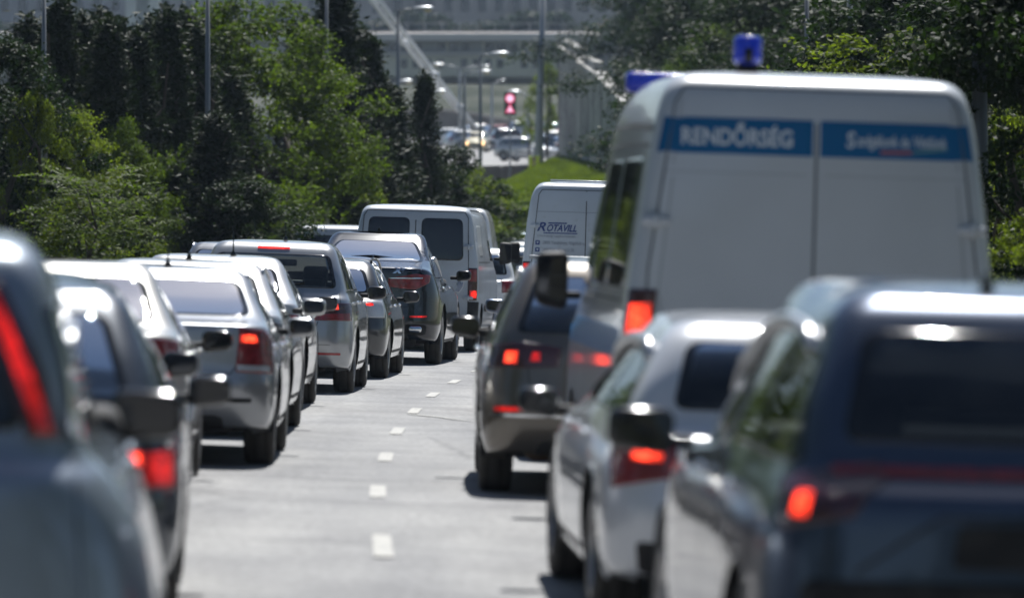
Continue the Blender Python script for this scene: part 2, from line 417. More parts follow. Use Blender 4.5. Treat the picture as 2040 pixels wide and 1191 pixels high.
    def interior(s, opaque=False):
        L, W, H, b = s.L, s.W, s.H, s.belt
        bm = bmesh.new()
        box_bm(bm, (0, L/2, .36), (W*1.30, L-.75, .30), 0, .05)
        box_bm(bm, (0, (s.wy[0]+s.wy[1])/2, .5), (W*1.76, s.wy[1]-s.wy[0]-s.rw*2.6, .42), 0, .04)
        bm_obj('cabin_floor', bm, CABIN, s.root)
        if opaque: return
        box('dashboard', (0, L-1.55, b-.10), (W*1.66, .42, .24), CABIN, s.root, bevel=.06)
        for sg in (-1, 1):
            bm = bmesh.new(); y = L - 2.55
            box_bm(bm, (sg*.37, y, .80), (.50, .15, .66), 0, .06, 3, R(14)); box_bm(bm, (sg*.37, y+.28, .52), (.50, .52, .16), 0, .06, 3)
            box_bm(bm, (sg*.37, y-.13, 1.20), (.26, .09, .19), 0, .04, 3); bm_obj('front_seat', bm, SEAT, s.root, True)
        yb = max(L - 3.40, s.p.get('bench', .95)); bm = bmesh.new()
        box_bm(bm, (0, yb, .78), (1.22, .16, .58), 0, .06, 3, R(14)); box_bm(bm, (0, yb+.28, .52), (1.22, .5, .16), 0, .05, 3)
        for x in (-.40, 0, .40): box_bm(bm, (x, yb-.10, 1.11), (.24, .08, .15), 0, .035, 3)
        bm_obj('rear_bench', bm, SEAT, s.root, True)
        bm = bmesh.new(); box_bm(bm, (0, L-1.98, H-.24), (.25, .04, .07), 0, .015); bm_obj('interior_mirror', bm, PBLK, s.root)
    def side_glass(s, panes, gm=GL, chrome=False):
        # panes: list of polygons (y,z); both sides
        for sg in (-1, 1):
            for q in panes: s.patch('side_window', 'side', q, gm, sg, .035, edge=FRIT, hole=.90)
            if chrome: s.seam([(chrome[0], s.belt+.012), (chrome[1], s.belt+.012)], 'side', sg, .016, CHROME, 'window_trim', off=.006, steps=30)
    def std_side(s, y0, y1, ytop0, ytop1, split=(.42,), gm=GL, bow=0.0, quarter=None, chrome=None):
        """Side window band from bottom (y0..y1) to top (ytop0..ytop1), split by pillars."""
        zb, zt = s.belt + .025, s.H - s.p.get('drop', .165)
        cuts = [0] + list(split) + [1]; panes = []
        for i in range(len(cuts) - 1):
            a, b = cuts[i], cuts[i+1]; g = .022
            yb0, yb1 = y0 + (y1-y0)*a + (g if i else 0), y0 + (y1-y0)*b - (g if i < len(cuts)-2 else 0)
            yt0, yt1 = max(ytop0, y0 + (y1-y0)*a + (g if i else 0)) if i else ytop0, (y0 + (y1-y0)*b - g) if i < len(cuts)-2 else ytop1
            z0 = zt - (.045 if i == 0 else 0)
            panes.append([(yb0, zb), (yb1, zb), (yt1, zt), (yt0, z0)])
        s.side_glass(panes, gm, chrome)
        for sg in (-1, 1):
            for f in split: 
                y = y0 + (y1-y0)*f
                s.seam([(y, zb-.01), (y, .34)], 'side', sg, .007)
                s.seam([(y, zb), (y, zt)], 'side', sg, .05, PBLK, 'door_pillar', off=.002)
                loc, nor = s.cast('side', y + .16, s.belt - .10, sg); bm = bmesh.new(); bmesh.ops.create_uvsphere(bm, u_segments=14, v_segments=10, radius=1)
                bmesh.ops.transform(bm, matrix=Matrix.Translation(loc + nor * .022) @ Matrix.Diagonal((.018, .105, .017, 1)), verts=bm.verts)
                bm_obj('door_handle', bm, CHROME if chrome else s.pm, s.root, True)
            s.seam([(y1-.30, s.belt-.03), (y1-.22, .34)], 'side', sg, .007)
            s.seam([(s.wy[0]+.46, .30), (s.wy[1]-.46, .30)], 'side', sg, .03, BLK, 'sill_trim', off=.004)
    def mirror(s, y, z, sg, shell=None, w=.20, h=.145, reach=.135, gm=None):
        x = sg * (s.W * .925 + reach)
        bm = bmesh.new(); box_bm(bm, (0, 0, 0), (w, .11, h), 0, .045, 4)
        for v in bm.verts:   # taper to the outer end, bulge forward
            k = (v.co.x * sg) / w + .5
            v.co.z *= 1.0 - .22 * max(0, k - .35) ** 1.2; v.co.z -= .012 * (1 - k)
            if v.co.y > 0: v.co.y *= 1.15 - .5 * abs(v.co.z) / h
        bmesh.ops.translate(bm, vec=(x, y, z), verts=bm.verts)
        mr = bm_obj('wing_mirror', bm, shell or s.pm, s.root, True)
        B = round_poly([(-w*.43, -h*.38), (w*.43, -h*.30), (w*.42, h*.30), (-w*.42, h*.40)], .04)
        V = [(x + sg*q.x, y-.0575, z+q.y) for q in B]
        mesh_obj('mirror_glass', V, [tuple(range(len(V)))], gm or DGL, mr, False)
        bm = bmesh.new(); box_bm(bm, (x - sg*(w*.5+.02), y+.01, z-h*.28), (.12, .06, .045), 0, .015)
        bm_obj('mirror_arm', bm, BLK, mr, True)
    def mirrors(s, dy=1.32, dz=.07, **k):
        for sg in (-1, 1): s.mirror(s.L - dy, s.belt + dz, sg, **k)
    def rails(s, m, y0, y1, x=.60, h=.055, r=.016):
        for sg in (-1, 1):
            pts = []
            for k in range(13):
                t = k / 12; y = y0 + (y1-y0)*t; loc, nor = s.cast('top', x*s.W/.9, y, sg)
                e = min(1, min(t, 1-t) / .10); pts.append(loc + Vector((0, 0, h * math.sin(e * math.pi/2) - .005)))
            rl = tube('roof_rail', pts, r, m, s.root, 8)
    def antenna(s, y, kind='fin', x=0, h=.2):
        loc, nor = s.cast('top', x, y)
        if kind == 'fin':
            V = []; z = loc.z - .01
            for (yy, zz, ww) in ((-.075, 0, .030), (.085, 0, .012), (-.045, .075, .004), (-.075, .070, .004)):
                V += [(x-ww, y+yy, z+zz), (x+ww, y+yy, z+zz)]
            mesh_obj('antenna', V, [(0, 2, 3, 1), (0, 1, 7, 6), (2, 4, 5, 3), (6, 7, 5, 4), (0, 6, 4, 2), (1, 3, 5, 7)], PBLK, s.root, False)
        else:
            tube('antenna', [loc - Vector((0, 0, .01)), loc + Vector((0, 0, .02)), loc + Vector((0, -.01, .05)), loc + Vector((0, -.02-h*.3, .05+h))], .01, PBLK, s.root, 6, [.035, .022, .008, .003])
    def plate(s, z, y_in=.0, w=.26, h=.055):
        s.patch('number_plate', 'rear', [(-w, z-h), (w, z-h), (w, z+h), (-w, z+h)], PLATE, 1, .012, .012, .012)
    def front(s):
        b = s.belt
        for sg in (-1, 1): s.patch('headlight', 'fcorner', [(20, .60), (46, .64), (52, .76), (22, .70)], HEADL, sg, .02)
        s.patch('grille', 'front', [(-.36, .42), (.36, .42), (.40, .58), (-.40, .58)], BLK, 1, .03)
        s.patch('front_plate', 'front', [(-.26, .34), (.26, .34), (.26, .40), (-.26, .40)], PLATE, 1, .01, .012)
    def lamp(s, poly, lit_polys=(), m=LENS, kind='corner', brake=BRAKE, sides=(-1, 1), r=.02, extra=()):
        for sg in sides:
            lp = s.patch('tail_light', kind, poly, m, sg, r, .007, .01)
            for q in lit_polys:
                c = s.patch('brake_light', kind, q, brake, sg, .012, .0095, .002, parent=lp)
            for (nm, q, mm) in extra: s.patch(nm, kind, q, mm, sg, .01, .0095, .002, parent=lp)
    def place(s, cx, d, heading, label, cat, dz=0., roll=None):
        """cx = lateral centre of the rear bumper, d = its distance."""
        hx, hy = cx + math.sin(heading) * s.L/2, d + s.L/2
        z = G1(hx, hy)
        zr = G1(cx, d + s.ro); zf = G1(cx + math.sin(heading)*s.L, d + s.L - s.fo)
        fade = max(0, min(1, (140 - d) / 60))
        pitch = math.atan2(zf - zr, s.L - s.ro - s.fo)
        s.root.location = (cx, d, G1(cx, d + s.ro) - pitch * s.ro + dz)
        s.root.rotation_euler = (pitch, math.atan(BANK) * fade if roll is None else roll, -heading)
        tag(s.root, label, cat)
def ph(x, y=.9): return math.degrees(math.atan2(x, y))
def edge_heading(d, L): return math.atan2(xl1(d + L) - xl1(d), L)
#SPLIT1
def common(v, shell=None, rims=ALLOY, windscreen=True, plate_z=.62, mir=True, opaque=False, mdz=.07, mdy=1.32):
    H, W, b = v.H, v.W, v.belt
    if windscreen and not opaque:
        tw = v.p.get('tw', .74)
        v.patch('windscreen', 'front', [(-W*.80, b+.07), (W*.80, b+.07), (W*(tw-.06), H-.125), (-W*(tw-.06), H-.125)], GL, 1, .06, edge=FRIT, hole=.93)
    v.finish_body(); v.wheels(rims); v.interior(opaque)
    v.front(); v.plate(plate_z)
    if mir: v.mirrors(mdy, mdz, shell=shell)
    if H < 1.9:
        loc, nor = v.cast('rear', 0, b - .06 if v.t == 'hatch' else v.p.get('deck', .97) - .07)
        bm = bmesh.new(); bmesh.ops.create_uvsphere(bm, u_segments=20, v_segments=12, radius=1)
        bmesh.ops.transform(bm, matrix=Matrix.Translation(loc + nor * .004) @ Matrix.Diagonal((.048, .016, .048, 1)), verts=bm.verts)
        bm_obj('badge', bm, CHROME, v.root, True)  # chrome dome added on the tailgate to throw a sun glint
    z0 = v.p.get('clear', .22)
    # black lower valance under the rear bumper, silencer and tow eye
    v.patch('bumper_valance', 'rear', [(-W*.62, z0+.02), (W*.62, z0+.02), (W*.58, z0+.13), (-W*.58, z0+.13)], BLK, 1, .05, .005, .02)
    bm = bmesh.new(); box_bm(bm, (-.35, .32, .30), (.5, .28, .16), 0, .06, 3); bm_obj('silencer', bm, mat('rusty_steel', (.10, .07, .05), .7, .6), v.root, True)
def rear_gate(v, gl, gm=GL, x=.66, seam_z=.52, sx=.72, wiper=True, stop=True, sm=BRAKE, stop_z=None, hole=.90):
    """rear window (4 corner polygon), tailgate gap, wiper, high stop lamp"""
    W = v.W
    v.patch('rear_window', 'rear', gl, gm, 1, .07, .005, .01, edge=FRIT, hole=hole)
    zt = gl[2][1]
    if wiper:
        V = [v.cast('rear', q[0], q[1]) for q in ((0, gl[0][1]-.01), (.06, gl[0][1]+.02), (.34, gl[0][1]+.05))]
        tube('rear_wiper', [a + n * .025 for a, n in V], .009, PBLK, v.root, 6)
    if stop:
        z = stop_z or zt + .035
        v.patch('high_stop_lamp', 'rear', [(-.17, z-.011), (.17, z-.011), (.17, z+.011), (-.17, z+.011)], sm, 1, .008, .006, .01)
def gap_line(v, pts): 
    for sg in (-1, 1): v.seam(pts, 'rear', sg, .007)

# ---- silver compact MPV (B-class like), in focus
SILVER = paint('silver', (.36, .37, .385), .62, .30); SILVERW = paint('pale_silver', (.50, .50, .50), .5, .32)
BEIGE = paint('warm_silver', (.46, .45, .42), .45, .34); WHITE = paint('white', (.74, .75, .75), 0, .35)
DARKG = paint('dark_grey', (.052, .055, .060), .5, .3); BLUEBLK = paint('blue_black', (.004, .006, .013), .1, .22, .02)
BROWN = paint('bronze', (.135, .118, .098), .6, .3); NAVY = paint('steel_blue', (.045, .075, .135), .5, .3)
SLATE = paint('slate_blue', (.032, .042, .058), .4, .3); VANW = mat('paint_van_white', (.47, .51, .56), .38, 0, .7, .08, noise=[(1.6, (.41, .44, .48), .4, .8), (11, (.36, .37, .37), .62, .85)])
POLW = mat('paint_police_white', (.50, .53, .57), .36, 0, .8, .06, noise=[(1.2, (.44, .465, .50), .35, .75)])

def build_g():
    v = Vehicle('silver_compact_mpv', 'hatch', 4.27, .88, 1.56, 1.03, SILVER, tw=.735, rake=.42, gb=.17, bench=.95)
    v.p['drop'] = .17
    rear_gate(v, [(-.69, 1.07), (.69, 1.07), (.60, 1.42), (-.60, 1.42)], sm=BRAKE, stop_z=1.475)
    v.std_side(.45, 3.0, .62, 2.35, (.12, .52), chrome=(.35, 3.1))
    common(v, mdy=1.25, mdz=.0, shell=PBLK)
    for sg in (-1, 1):
        lp = v.patch('tail_light', 'corner', [(ph(.47), .745), (52, .745), (56, .93), (ph(.56), .93), (ph(.56), .845), (ph(.47), .83)], LENSD, sg, .012, .007, .01)
        v.patch('brake_light', 'corner', [(ph(.655), .86), (ph(.80), .86), (ph(.80), .92), (ph(.655), .92)], BRAKEH, sg, .012, .011, .003, lp)
        v.patch('lamp_lens', 'corner', [(ph(.485), .75), (50, .75), (50.5, .83), (ph(.485), .81)], LENS, sg, .012, .010, .003, lp)
        v.patch('clear_lamp_lens', 'corner', [(ph(.57), .86), (ph(.64), .86), (ph(.64), .92), (ph(.57), .92)], CLEARL, sg, .01, .010, .003, lp)
        v.patch('reflector', 'rear', [(.46, .395), (.74, .395), (.74, .42), (.46, .42)], REFL, sg, .01)
    gap_line(v, [(.70, 1.03), (.72, .93)]); gap_line(v, [(.50, .74), (.46, .60), (.34, .53), (0, .52)])
    v.seam([(-.78, .50), (.78, .50)], 'rear', 1, .005)
    v.antenna(1.0, 'stub', .08, .13)
    v.place(-2.51, 58.2, edge_heading(58.2, 4.27) + .0, 'silver compact MPV with a lit high stop lamp and headrests in its window', 'car')
    return v
v = build_g()

# ---- silver Volvo-like saloon
def build_saloon(name, L, W, H, pm, **k):
    v = Vehicle(name, 'sedan', L, W, H, k.pop('belt', .93), pm, rake=k.pop('rake', 1.12), gb=k.pop('gb', .42), deck=k.pop('deck', .99), tw=k.pop('tw', .73), ws=k.pop('ws', 2.15), cowl=k.pop('cowl', 1.28), bench=1.35, **k)
    return v
v = build_saloon('silver_saloon', 4.45, .885, 1.355, SILVER, belt=.915, deck=.975)
rear_gate(v, [(-.69, 1.015), (.69, 1.015), (.58, 1.255), (-.58, 1.255)], wiper=False, stop=False)
v.std_side(.95, 3.15, 1.35, 2.4, (.08, .50), chrome=(.8, 3.2))
common(v, mdy=1.42, mdz=.01)
for sg in (-1, 1):
    lp = v.patch('tail_light', 'corner', [(ph(.63), .64), (52, .63), (55, .86), (48, .93), (ph(.67), .95)], LENS, sg, .015, .007, .012)
    v.patch('brake_light', 'corner', [(ph(.675), .845), (ph(.86), .845), (ph(.85), .90), (ph(.68), .90)], BRAKEH, sg, .015, .011, .003, lp)
    v.patch('clear_lamp_lens', 'corner', [(ph(.64), .655), (50, .65), (50, .69), (ph(.645), .695)], CLEARL, sg, .01, .011, .003, lp)
gap_line(v, [(.66, .96), (.62, .72), (.56, .63), (0, .61)]); v.seam([(-.80, .60), (.80, .60)], 'rear', 1, .005)
v.patch('bumper_strip', 'rear', [(-.72, .44), (.72, .44), (.72, .47), (-.72, .47)], BLK, 1, .01, .01, .01)
for sg in (-1, 1): v.patch('exhaust_recess', 'rear', [(.34, .26), (.52, .26), (.52, .34), (.34, .34)], BLK, sg, .03)
v.rails(RAILM, 1.25, 2.5, .62, .035, .018); v.antenna(1.35, 'stub', .05, .10)
v.place(-2.49, 38.5, edge_heading(38.5, 4.4), 'silver saloon with tall red lamp, lit on top, nearest sharp car of the left queue', 'car')

# ---- the two silver saloons between it and the MPV
v = build_saloon('pale_saloon', 4.3, .88, 1.38, SILVERW, belt=.94, deck=.98, gb=.36, rake=.95)
rear_gate(v, [(-.66, 1.03), (.66, 1.03), (.56, 1.27), (-.56, 1.27)], wiper=False, stop=False)
v.std_side(.85, 3.0, 1.2, 2.3, (.08, .50), chrome=(.8, 3.1)); common(v, mdy=1.25, mdz=.07)
v.lamp([(ph(.60), .70), (50, .70), (52, .90), (ph(.64), .92)], [[(ph(.64), .73), (ph(.80), .73), (ph(.80), .78), (ph(.64), .78)]], LENSD, brake=TAIL)
gap_line(v, [(.64, .96), (.60, .72), (.50, .62), (0, .60)]); v.antenna(1.4, 'fin', .0); v.rails(RAILM, 1.0, 2.6, .62, .04)
v.place(-2.64, 44.3, edge_heading(44.3, 4.3) + .005, 'pale silver saloon with fin aerial, directly ahead of the nearest sharp silver saloon', 'car')
v = build_saloon('grey_silver_saloon', 4.35, .88, 1.41, SILVERW, belt=.95, deck=1.0, gb=.34, rake=.9)
rear_gate(v, [(-.66, 1.06), (.66, 1.06), (.57, 1.30), (-.57, 1.30)], wiper=False, stop=False)
v.std_side(.85, 3.0, 1.15, 2.3, (.08, .50), chrome=(.8, 3.1)); common(v, mdy=1.25, mdz=.02, shell=PBLK)
v.lamp([(ph(.60), .70), (50, .70), (52, .88), (ph(.64), .90)], [[(ph(.70), .76), (ph(.76), .76), (ph(.76), .80), (ph(.70), .80)]], LENS, brake=BRAKE)
gap_line(v, [(.64, .98), (.60, .72), (.50, .62), (0, .60)]); v.antenna(1.2, 'stub', .15, .22)
v.place(-2.78, 51.3, edge_heading(51.3, 4.3), 'silver saloon with a thin whip aerial, directly behind the compact MPV', 'car')

# ---- warm silver saloon behind, then the hidden dark hatch and the blue-grey coupe
v = build_saloon('warm_silver_saloon', 4.25, .89, 1.39, BEIGE, belt=.93, deck=.97, gb=.40, rake=1.0, tw=.72)
rear_gate(v, [(-.68, 1.02), (.68, 1.02), (.58, 1.285), (-.58, 1.285)], wiper=False, stop=False)
v.std_side(.9, 3.05, 1.25, 2.35, (.08, .50)); common(v, mdy=1.25, mdz=-.04, shell=PBLK)
v.lamp([(ph(.60), .72), (50, .72), (52, .92), (ph(.64), .94)], [], LENS)
v.antenna(1.4, 'stub', -.12, .16); gap_line(v, [(.64, 1.0), (.60, .72), (.50, .62), (0, .60)])
v.place(-2.83, 33.7, edge_heading(33.7, 4.2), 'warm beige silver saloon with stub aerial, just ahead of the blurred blue-grey hatchback', 'car')
v = Vehicle('black_hatchback', 'hatch', 4.0, .85, 1.36, .90, PBLK, tw=.70, rake=.6, gb=.2)
rear_gate(v, [(-.62, .95), (.62, .95), (.52, 1.24), (-.52, 1.24)]); v.std_side(.5, 2.8, .8, 2.15, (.4,)); common(v, mdy=1.2, mdz=-.05)
v.lamp([(ph(.6), .68), (50, .68), (52, .82), (ph(.62), .84)], [], LENSD)
v.place(-2.70, 28.6, edge_heading(28.6, 4), 'low black hatchback, mainly its black mirror showing beside the warm silver saloon', 'car')
v = Vehicle('blue_grey_hatchback', 'hatch', 4.15, .90, 1.465, .955, SLATE, tw=.70, rake=.62, gb=.17)
rear_gate(v, [(-.67, .985), (.67, .985), (.55, 1.34), (-.55, 1.34)], stop=False, wiper=False)
v.std_side(.55, 2.85, .85, 2.2, (.30, .62)); common(v, mdy=1.2, mdz=-.04, shell=PBLK)
lp = []
for sg in (-1, 1):
    l_ = v.patch('tail_light', 'corner', [(ph(.60), .63), (52, .62), (54, .80), (ph(.60), .79)], LENS, sg, .02, .007, .012)
    v.patch('brake_light', 'corner', [(ph(.57), .72), (ph(.79), .72), (ph(.79), .785), (ph(.57), .785)], BRAKEH, sg, .03, .012, .003, l_)
    v.patch('tail_lamp_segment', 'corner', [(ph(.80), .64), (50, .64), (51, .785), (ph(.80), .785)], TAIL, sg, .02, .011, .003, l_)
gap_line(v, [(.63, .95), (.58, .60), (.42, .53), (0, .52)])
v.place(-2.27, 23.6, edge_heading(23.6, 4.2) - .01, 'blurred blue-grey hatchback with an orange-red lit brake lamp bar, beside the bare lane', 'car')
# ---- silver tall MPV at the picture's left edge
v = Vehicle('tall_silver_mpv', 'hatch', 4.3, .93, 1.80, 1.14, paint('blue_silver', (.27, .31, .36), .6, .34), tw=.56, lw=.93, sw=.84, bw=.75, rrk=1.6, rake=.34, gb=.13, clear=.24)
v.patch('rear_window', 'rear', [(-.48, 1.20), (.48, 1.20), (.38, 1.62), (-.38, 1.62)], GLT, 1, .06, edge=FRIT, hole=.9)
v.std_side(.24, 3.15, .32, 2.40, (.34, .64), gm=GLT); common(v, mdy=1.15, mir=False)
for sg in (-1, 1): v.mirror(v.L - 1.15, 1.12, sg, PBLK, w=.25, h=.185, reach=-.0)
for sg in (-1, 1):
    lp = v.patch('tail_light', 'corner', [(ph(.60), 1.18), (ph(.80), 1.18), (ph(.60), 1.66), (ph(.46), 1.66)], LENSD, sg, .03, .008, .015)
    v.patch('tail_lamp_segment', 'corner', [(ph(.64), 1.20), (ph(.73), 1.20), (ph(.55), 1.63), (ph(.49), 1.63)], TAIL, sg, .03, .013, .003, lp)
v.patch('bumper_trim', 'rear', [(-.80, .30), (.80, .30), (.82, .46), (-.82, .46)], BLK, 1, .04, .01, .02)
gap_line(v, [(.62, 1.15), (.66, .70), (.60, .55), (0, .54)]); v.rails(RAILM, .8, 2.6, .58, .04)
v.place(-1.97, 17.0, -.07, 'heavily blurred tall silver MPV with an upright red lamp, cut by the frame edge', 'car')

# ---- dark estate
v = Vehicle('dark_grey_estate', 'hatch', 4.6, .87, 1.37, .93, paint('graphite', (.055, .056, .058), .5, .3), tw=.75, rake=.55, gb=.16, bench=1.2)
rear_gate(v, [(-.66, .98), (.66, .98), (.56, 1.25), (-.56, 1.25)], gm=GLT)
v.std_side(.55, 3.3, .80, 2.65, (.24, .58), chrome=(.5, 3.4)); common(v, mdy=1.3, mdz=.0, shell=PBLK)
for sg in (-1, 1):
    lp = v.patch('tail_light', 'corner', [(ph(.56), .70), (50, .70), (52, .90), (ph(.58), .90)], CLEARL, sg, .015, .007, .01)
    v.patch('brake_light', 'corner', [(ph(.60), .835), (ph(.79), .835), (ph(.79), .865), (ph(.60), .865)], BRAKE, sg, .008, .011, .003, lp)
gap_line(v, [(.62, .95), (.58, .60), (.42, .53), (0, .52)]); v.rails(PBLK, .75, 3.2, .62, .07, .014)
v.place(-2.30, 65.0, edge_heading(65, 4.5), 'dark grey estate car with raised roof rails behind the black coupe SUV', 'car')

# ---- X6
v = Vehicle('black_coupe_suv', 'sedan', 4.9, .975, 1.70, 1.08, BLUEBLK, rake=1.75, gb=.40, deck=1.25, tw=.66, rrk=1.8, sw=.93, bw=.87, ws=2.2, cowl=1.35, clear=.27, rw=.37, ro=.98, fo=.90, bench=1.45)
rear_gate(v, [(-.70, 1.31), (.70, 1.31), (.52, 1.58), (-.52, 1.58)], wiper=False, stop=False, gm=GLT)
v.std_side(.85, 3.4, 1.7, 2.7, (.10, .52), gm=GLT, chrome=(.8, 3.4)); common(v, mdy=1.45, mdz=.07, plate_z=.80, shell=PBLK)
for sg in (-1, 1):
    lp = v.patch('tail_light', 'corner', [(ph(.30), .99), (ph(.70), .96), (50, 1.06), (52, 1.15), (ph(.72), 1.17), (ph(.30), 1.10)], LENS, sg, .02, .008, .012)
    v.patch('chrome_strip', 'corner', [(ph(.32), 1.095), (ph(.86), 1.105), (ph(.86), 1.118), (ph(.32), 1.108)], CHROME, sg, .004, .012, .002, lp)
    v.patch('reflector', 'rear', [(.58, .60), (.80, .61), (.80, .635), (.58, .625)], TAIL, sg, .01)  # plain reflector given tail lamp emission, so it glows without a lamp
    v.patch('exhaust_surround', 'rear', [(.52, .38), (.78, .38), (.80, .52), (.52, .52)], BLK, sg, .04, .006)
    bm = bmesh.new(); box_bm(bm, (sg*.66, .02, .455), (.17, .12, .085), 0, .035, 3); bm_obj('exhaust_tip', bm, CHROME, v.root, True)
gap_line(v, [(.86, 1.22), (.74, .95), (.70, .74), (0, .71)])
v.seam([(-.84, 1.285), (.84, 1.285)], 'rear', 1, .02, v.pm, 'boot_spoiler', off=.03)
v.rails(RAILM, 1.75, 3.3, .68, .04, .02); v.antenna(2.0, 'fin')
def letters(v, txt, x, z, size, m, name='lettering', shear=0., align='LEFT', kind='rear', off=.006, parent=None, w=None, bold=0.0):
    c = bpy.data.curves.new('t', 'FONT'); c.body = txt; c.size = size; c.shear = shear; c.align_x = align; c.offset = bold
    o = bpy.data.objects.new('t', c); COL.objects.link(o); bpy.context.view_layer.update()
    dg = bpy.context.evaluated_depsgraph_get(); me = bpy.data.meshes.new_from_object(o.evaluated_get(dg))
    bpy.data.objects.remove(o)
    xs = [q.co.x for q in me.vertices]; x0, x1 = min(xs), max(xs); k = 1 if w is None else w / (x1 - x0)
    for q in me.vertices:
        px, pz = x + (q.co.x - (x0 if align == 'LEFT' else 0)) * k, z + q.co.y
        loc, nor = v.cast(kind, px, pz); q.co = loc + nor * off
    me.materials.clear(); me.materials.append(m); me.name = name
    o = bpy.data.objects.new(name, me); COL.objects.link(o); o.parent = parent or v.root; return o
letters(v, 'X6', .34, 1.172, .085, CHROME, 'model_badge', shear=.25, w=.17, bold=.006)
v.place(-1.92, 73.2, edge_heading(73.2, 4.9) + .005, 'glossy black coupe SUV with an X6 badge and wide red lamps', 'car')

# ---- white van with dark rear windows
BLUEP = mat('police_blue', (.001, .105, .27), .45, 0, .1, .1, spec=.3)
def van_doors(v, xg, ztop, zbot, hinge_z=(), sgs=(-1, 1), seam_m=None):
    sm = seam_m or mat('door_gap', (.03, .03, .03), .8)
    v.seam([(0, zbot), (0, ztop)], 'rear', 1, .014, sm, off=.002)
    for sg in (-1, 1):
        v.seam([(xg[0], zbot), (xg[1], (zbot+ztop)*.5), (xg[2], ztop-.08), (xg[2]-.05, ztop), (0, ztop)], 'rear', sg, .012, sm, off=.002)
        v.seam([(xg[0], zbot), (0, zbot)], 'rear', sg, .014, sm, off=.002)
        for hz in hinge_z:
            xx = np.interp(hz, [zbot, (zbot+ztop)*.5, ztop], [xg[0], xg[1], xg[2]])
            loc, nor = v.cast('rear', xx, hz, sg)
            bm = bmesh.new(); box_bm(bm, (loc.x, loc.y - .015, loc.z), (.15, .03, .045), 0, .01, 2); box_bm(bm, (loc.x, loc.y-.02, loc.z), (.035, .045, .075), 0, .012, 2)
            bm_obj('door_hinge', bm, v.pm, v.root, True)
def van_common(v, step=True, mirror_m=BLK, mz=1.45):
    v.finish_body(); v.wheels(mat('steel_rim', (.18, .18, .19), .5, .6)); v.interior(True); v.front()
    for sg in (-1, 1):
        v.patch('cab_window', 'side', [(v.L-2.1, 1.32), (v.L-1.12, 1.30), (v.L-1.62, v.H*.77), (v.L-2.1, v.H*.77)], DGL, sg, .04)
        v.mirror(v.L-1.32, mz, sg, BLK, w=.19, h=.34, reach=.23)
        v.seam([(v.L-2.16, .36), (v.L-2.16, v.H*.79)], 'side', sg, .01)
        v.seam([(v.wy[0]+.5, .62), (v.L-1.3, .62)], 'side', sg, .09, BLK, 'side_moulding', off=.012, steps=30)
        v.seam([(.35, 1.30), (v.L-2.2, 1.30)], 'side', sg, .012, BLK, 'crease_shade_line', off=.001, steps=30)  # black line painted as the shade of a side crease, no relief
    v.patch('windscreen', 'front', [(-.82, 1.36), (.82, 1.36), (.70, v.H*.80), (-.70, v.H*.80)], DGL, 1, .08)
    if step:
        bm = bmesh.new(); box_bm(bm, (0, -.02, .42), (v.W*1.9, .16, .20), 0, .035, 3); bm_obj('rear_bumper', bm, BLK, v.root, True)
    bm = bmesh.new(); box_bm(bm, (0, 1.0, .34), (1.1, 1.4, .16), 0, .04); bm_obj('rear_axle', bm, BLK, v.root)
v = Vehicle('white_panel_van', 'van', 4.9, .94, 2.12, 1.34, VANW, ro=.98, fo=.95, rw=.33, w7=.93, w8=.895, w9=.85, w10=.76)
for sg in (-1, 1):
    v.patch('rear_window', 'rear', [(.08, 1.31), (.72, 1.31), (.69, 1.93), (.08, 1.93)], DGL, sg, .09, .006, edge=FRIT)
    lp = v.patch('tail_light', 'corner', [(ph(.80), .74), (ph(.98), .74), (ph(.98), 1.22), (ph(.80), 1.22)], LENSD, sg, .01, .01, .01)
    v.patch('brake_light', 'corner', [(ph(.83), .78), (ph(.96), .78), (ph(.96), .89), (ph(.83), .89)], BRAKE, sg, .02, .014, .003, lp)
    v.patch('lamp_lens', 'corner', [(ph(.82), 1.02), (ph(.96), 1.02), (ph(.96), 1.20), (ph(.82), 1.20)], LENS, sg, .02, .013, .003, lp)
    v.patch('corner_trim', 'corner', [(ph(.80), .40), (52, .40), (52, .73), (ph(.80), .73)], BLK, sg, .01, .008)
    v.patch('side_panel_window', 'side', [(.55, 1.38), (1.35, 1.38), (1.35, 1.84), (.58, 1.84)], mat('panel_press', (.50, .52, .53), .4, 0, .5), sg, .08, .003)
    v.seam([(1.55, .45), (1.55, 2.0)], 'side', sg, .012); v.seam([(2.6, .45), (2.6, 2.0)], 'side', sg, .012)
van_doors(v, (.80, .79, .76), 2.02, .50, (.78, 1.52))
v.patch('lion_emblem', 'rear', [(.60, .86), (.66, .85), (.72, .93), (.74, 1.02), (.70, 1.0), (.66, 1.05), (.62, .98), (.64, .93)], CHROME, 1, .01, .008, .004)
v.patch('door_handle', 'rear', [(.03, .95), (.10, .95), (.10, 1.10), (.03, 1.10)], BLK, 1, .01, .015, .01)
for k in range(3): v.seam([(-.5, .62), (.62, .62)], 'rear', 1, .004) if k == 0 else None
van_common(v)
for sg in (-1, 1): v.seam([(.25, 2.05), (3.2, 2.05)], 'side', sg, .02, BLK, 'roof_gutter', off=.006, steps=30)
v.place(-1.46, 82.7, .062, 'old white panel van with two dark rear windows', 'van')

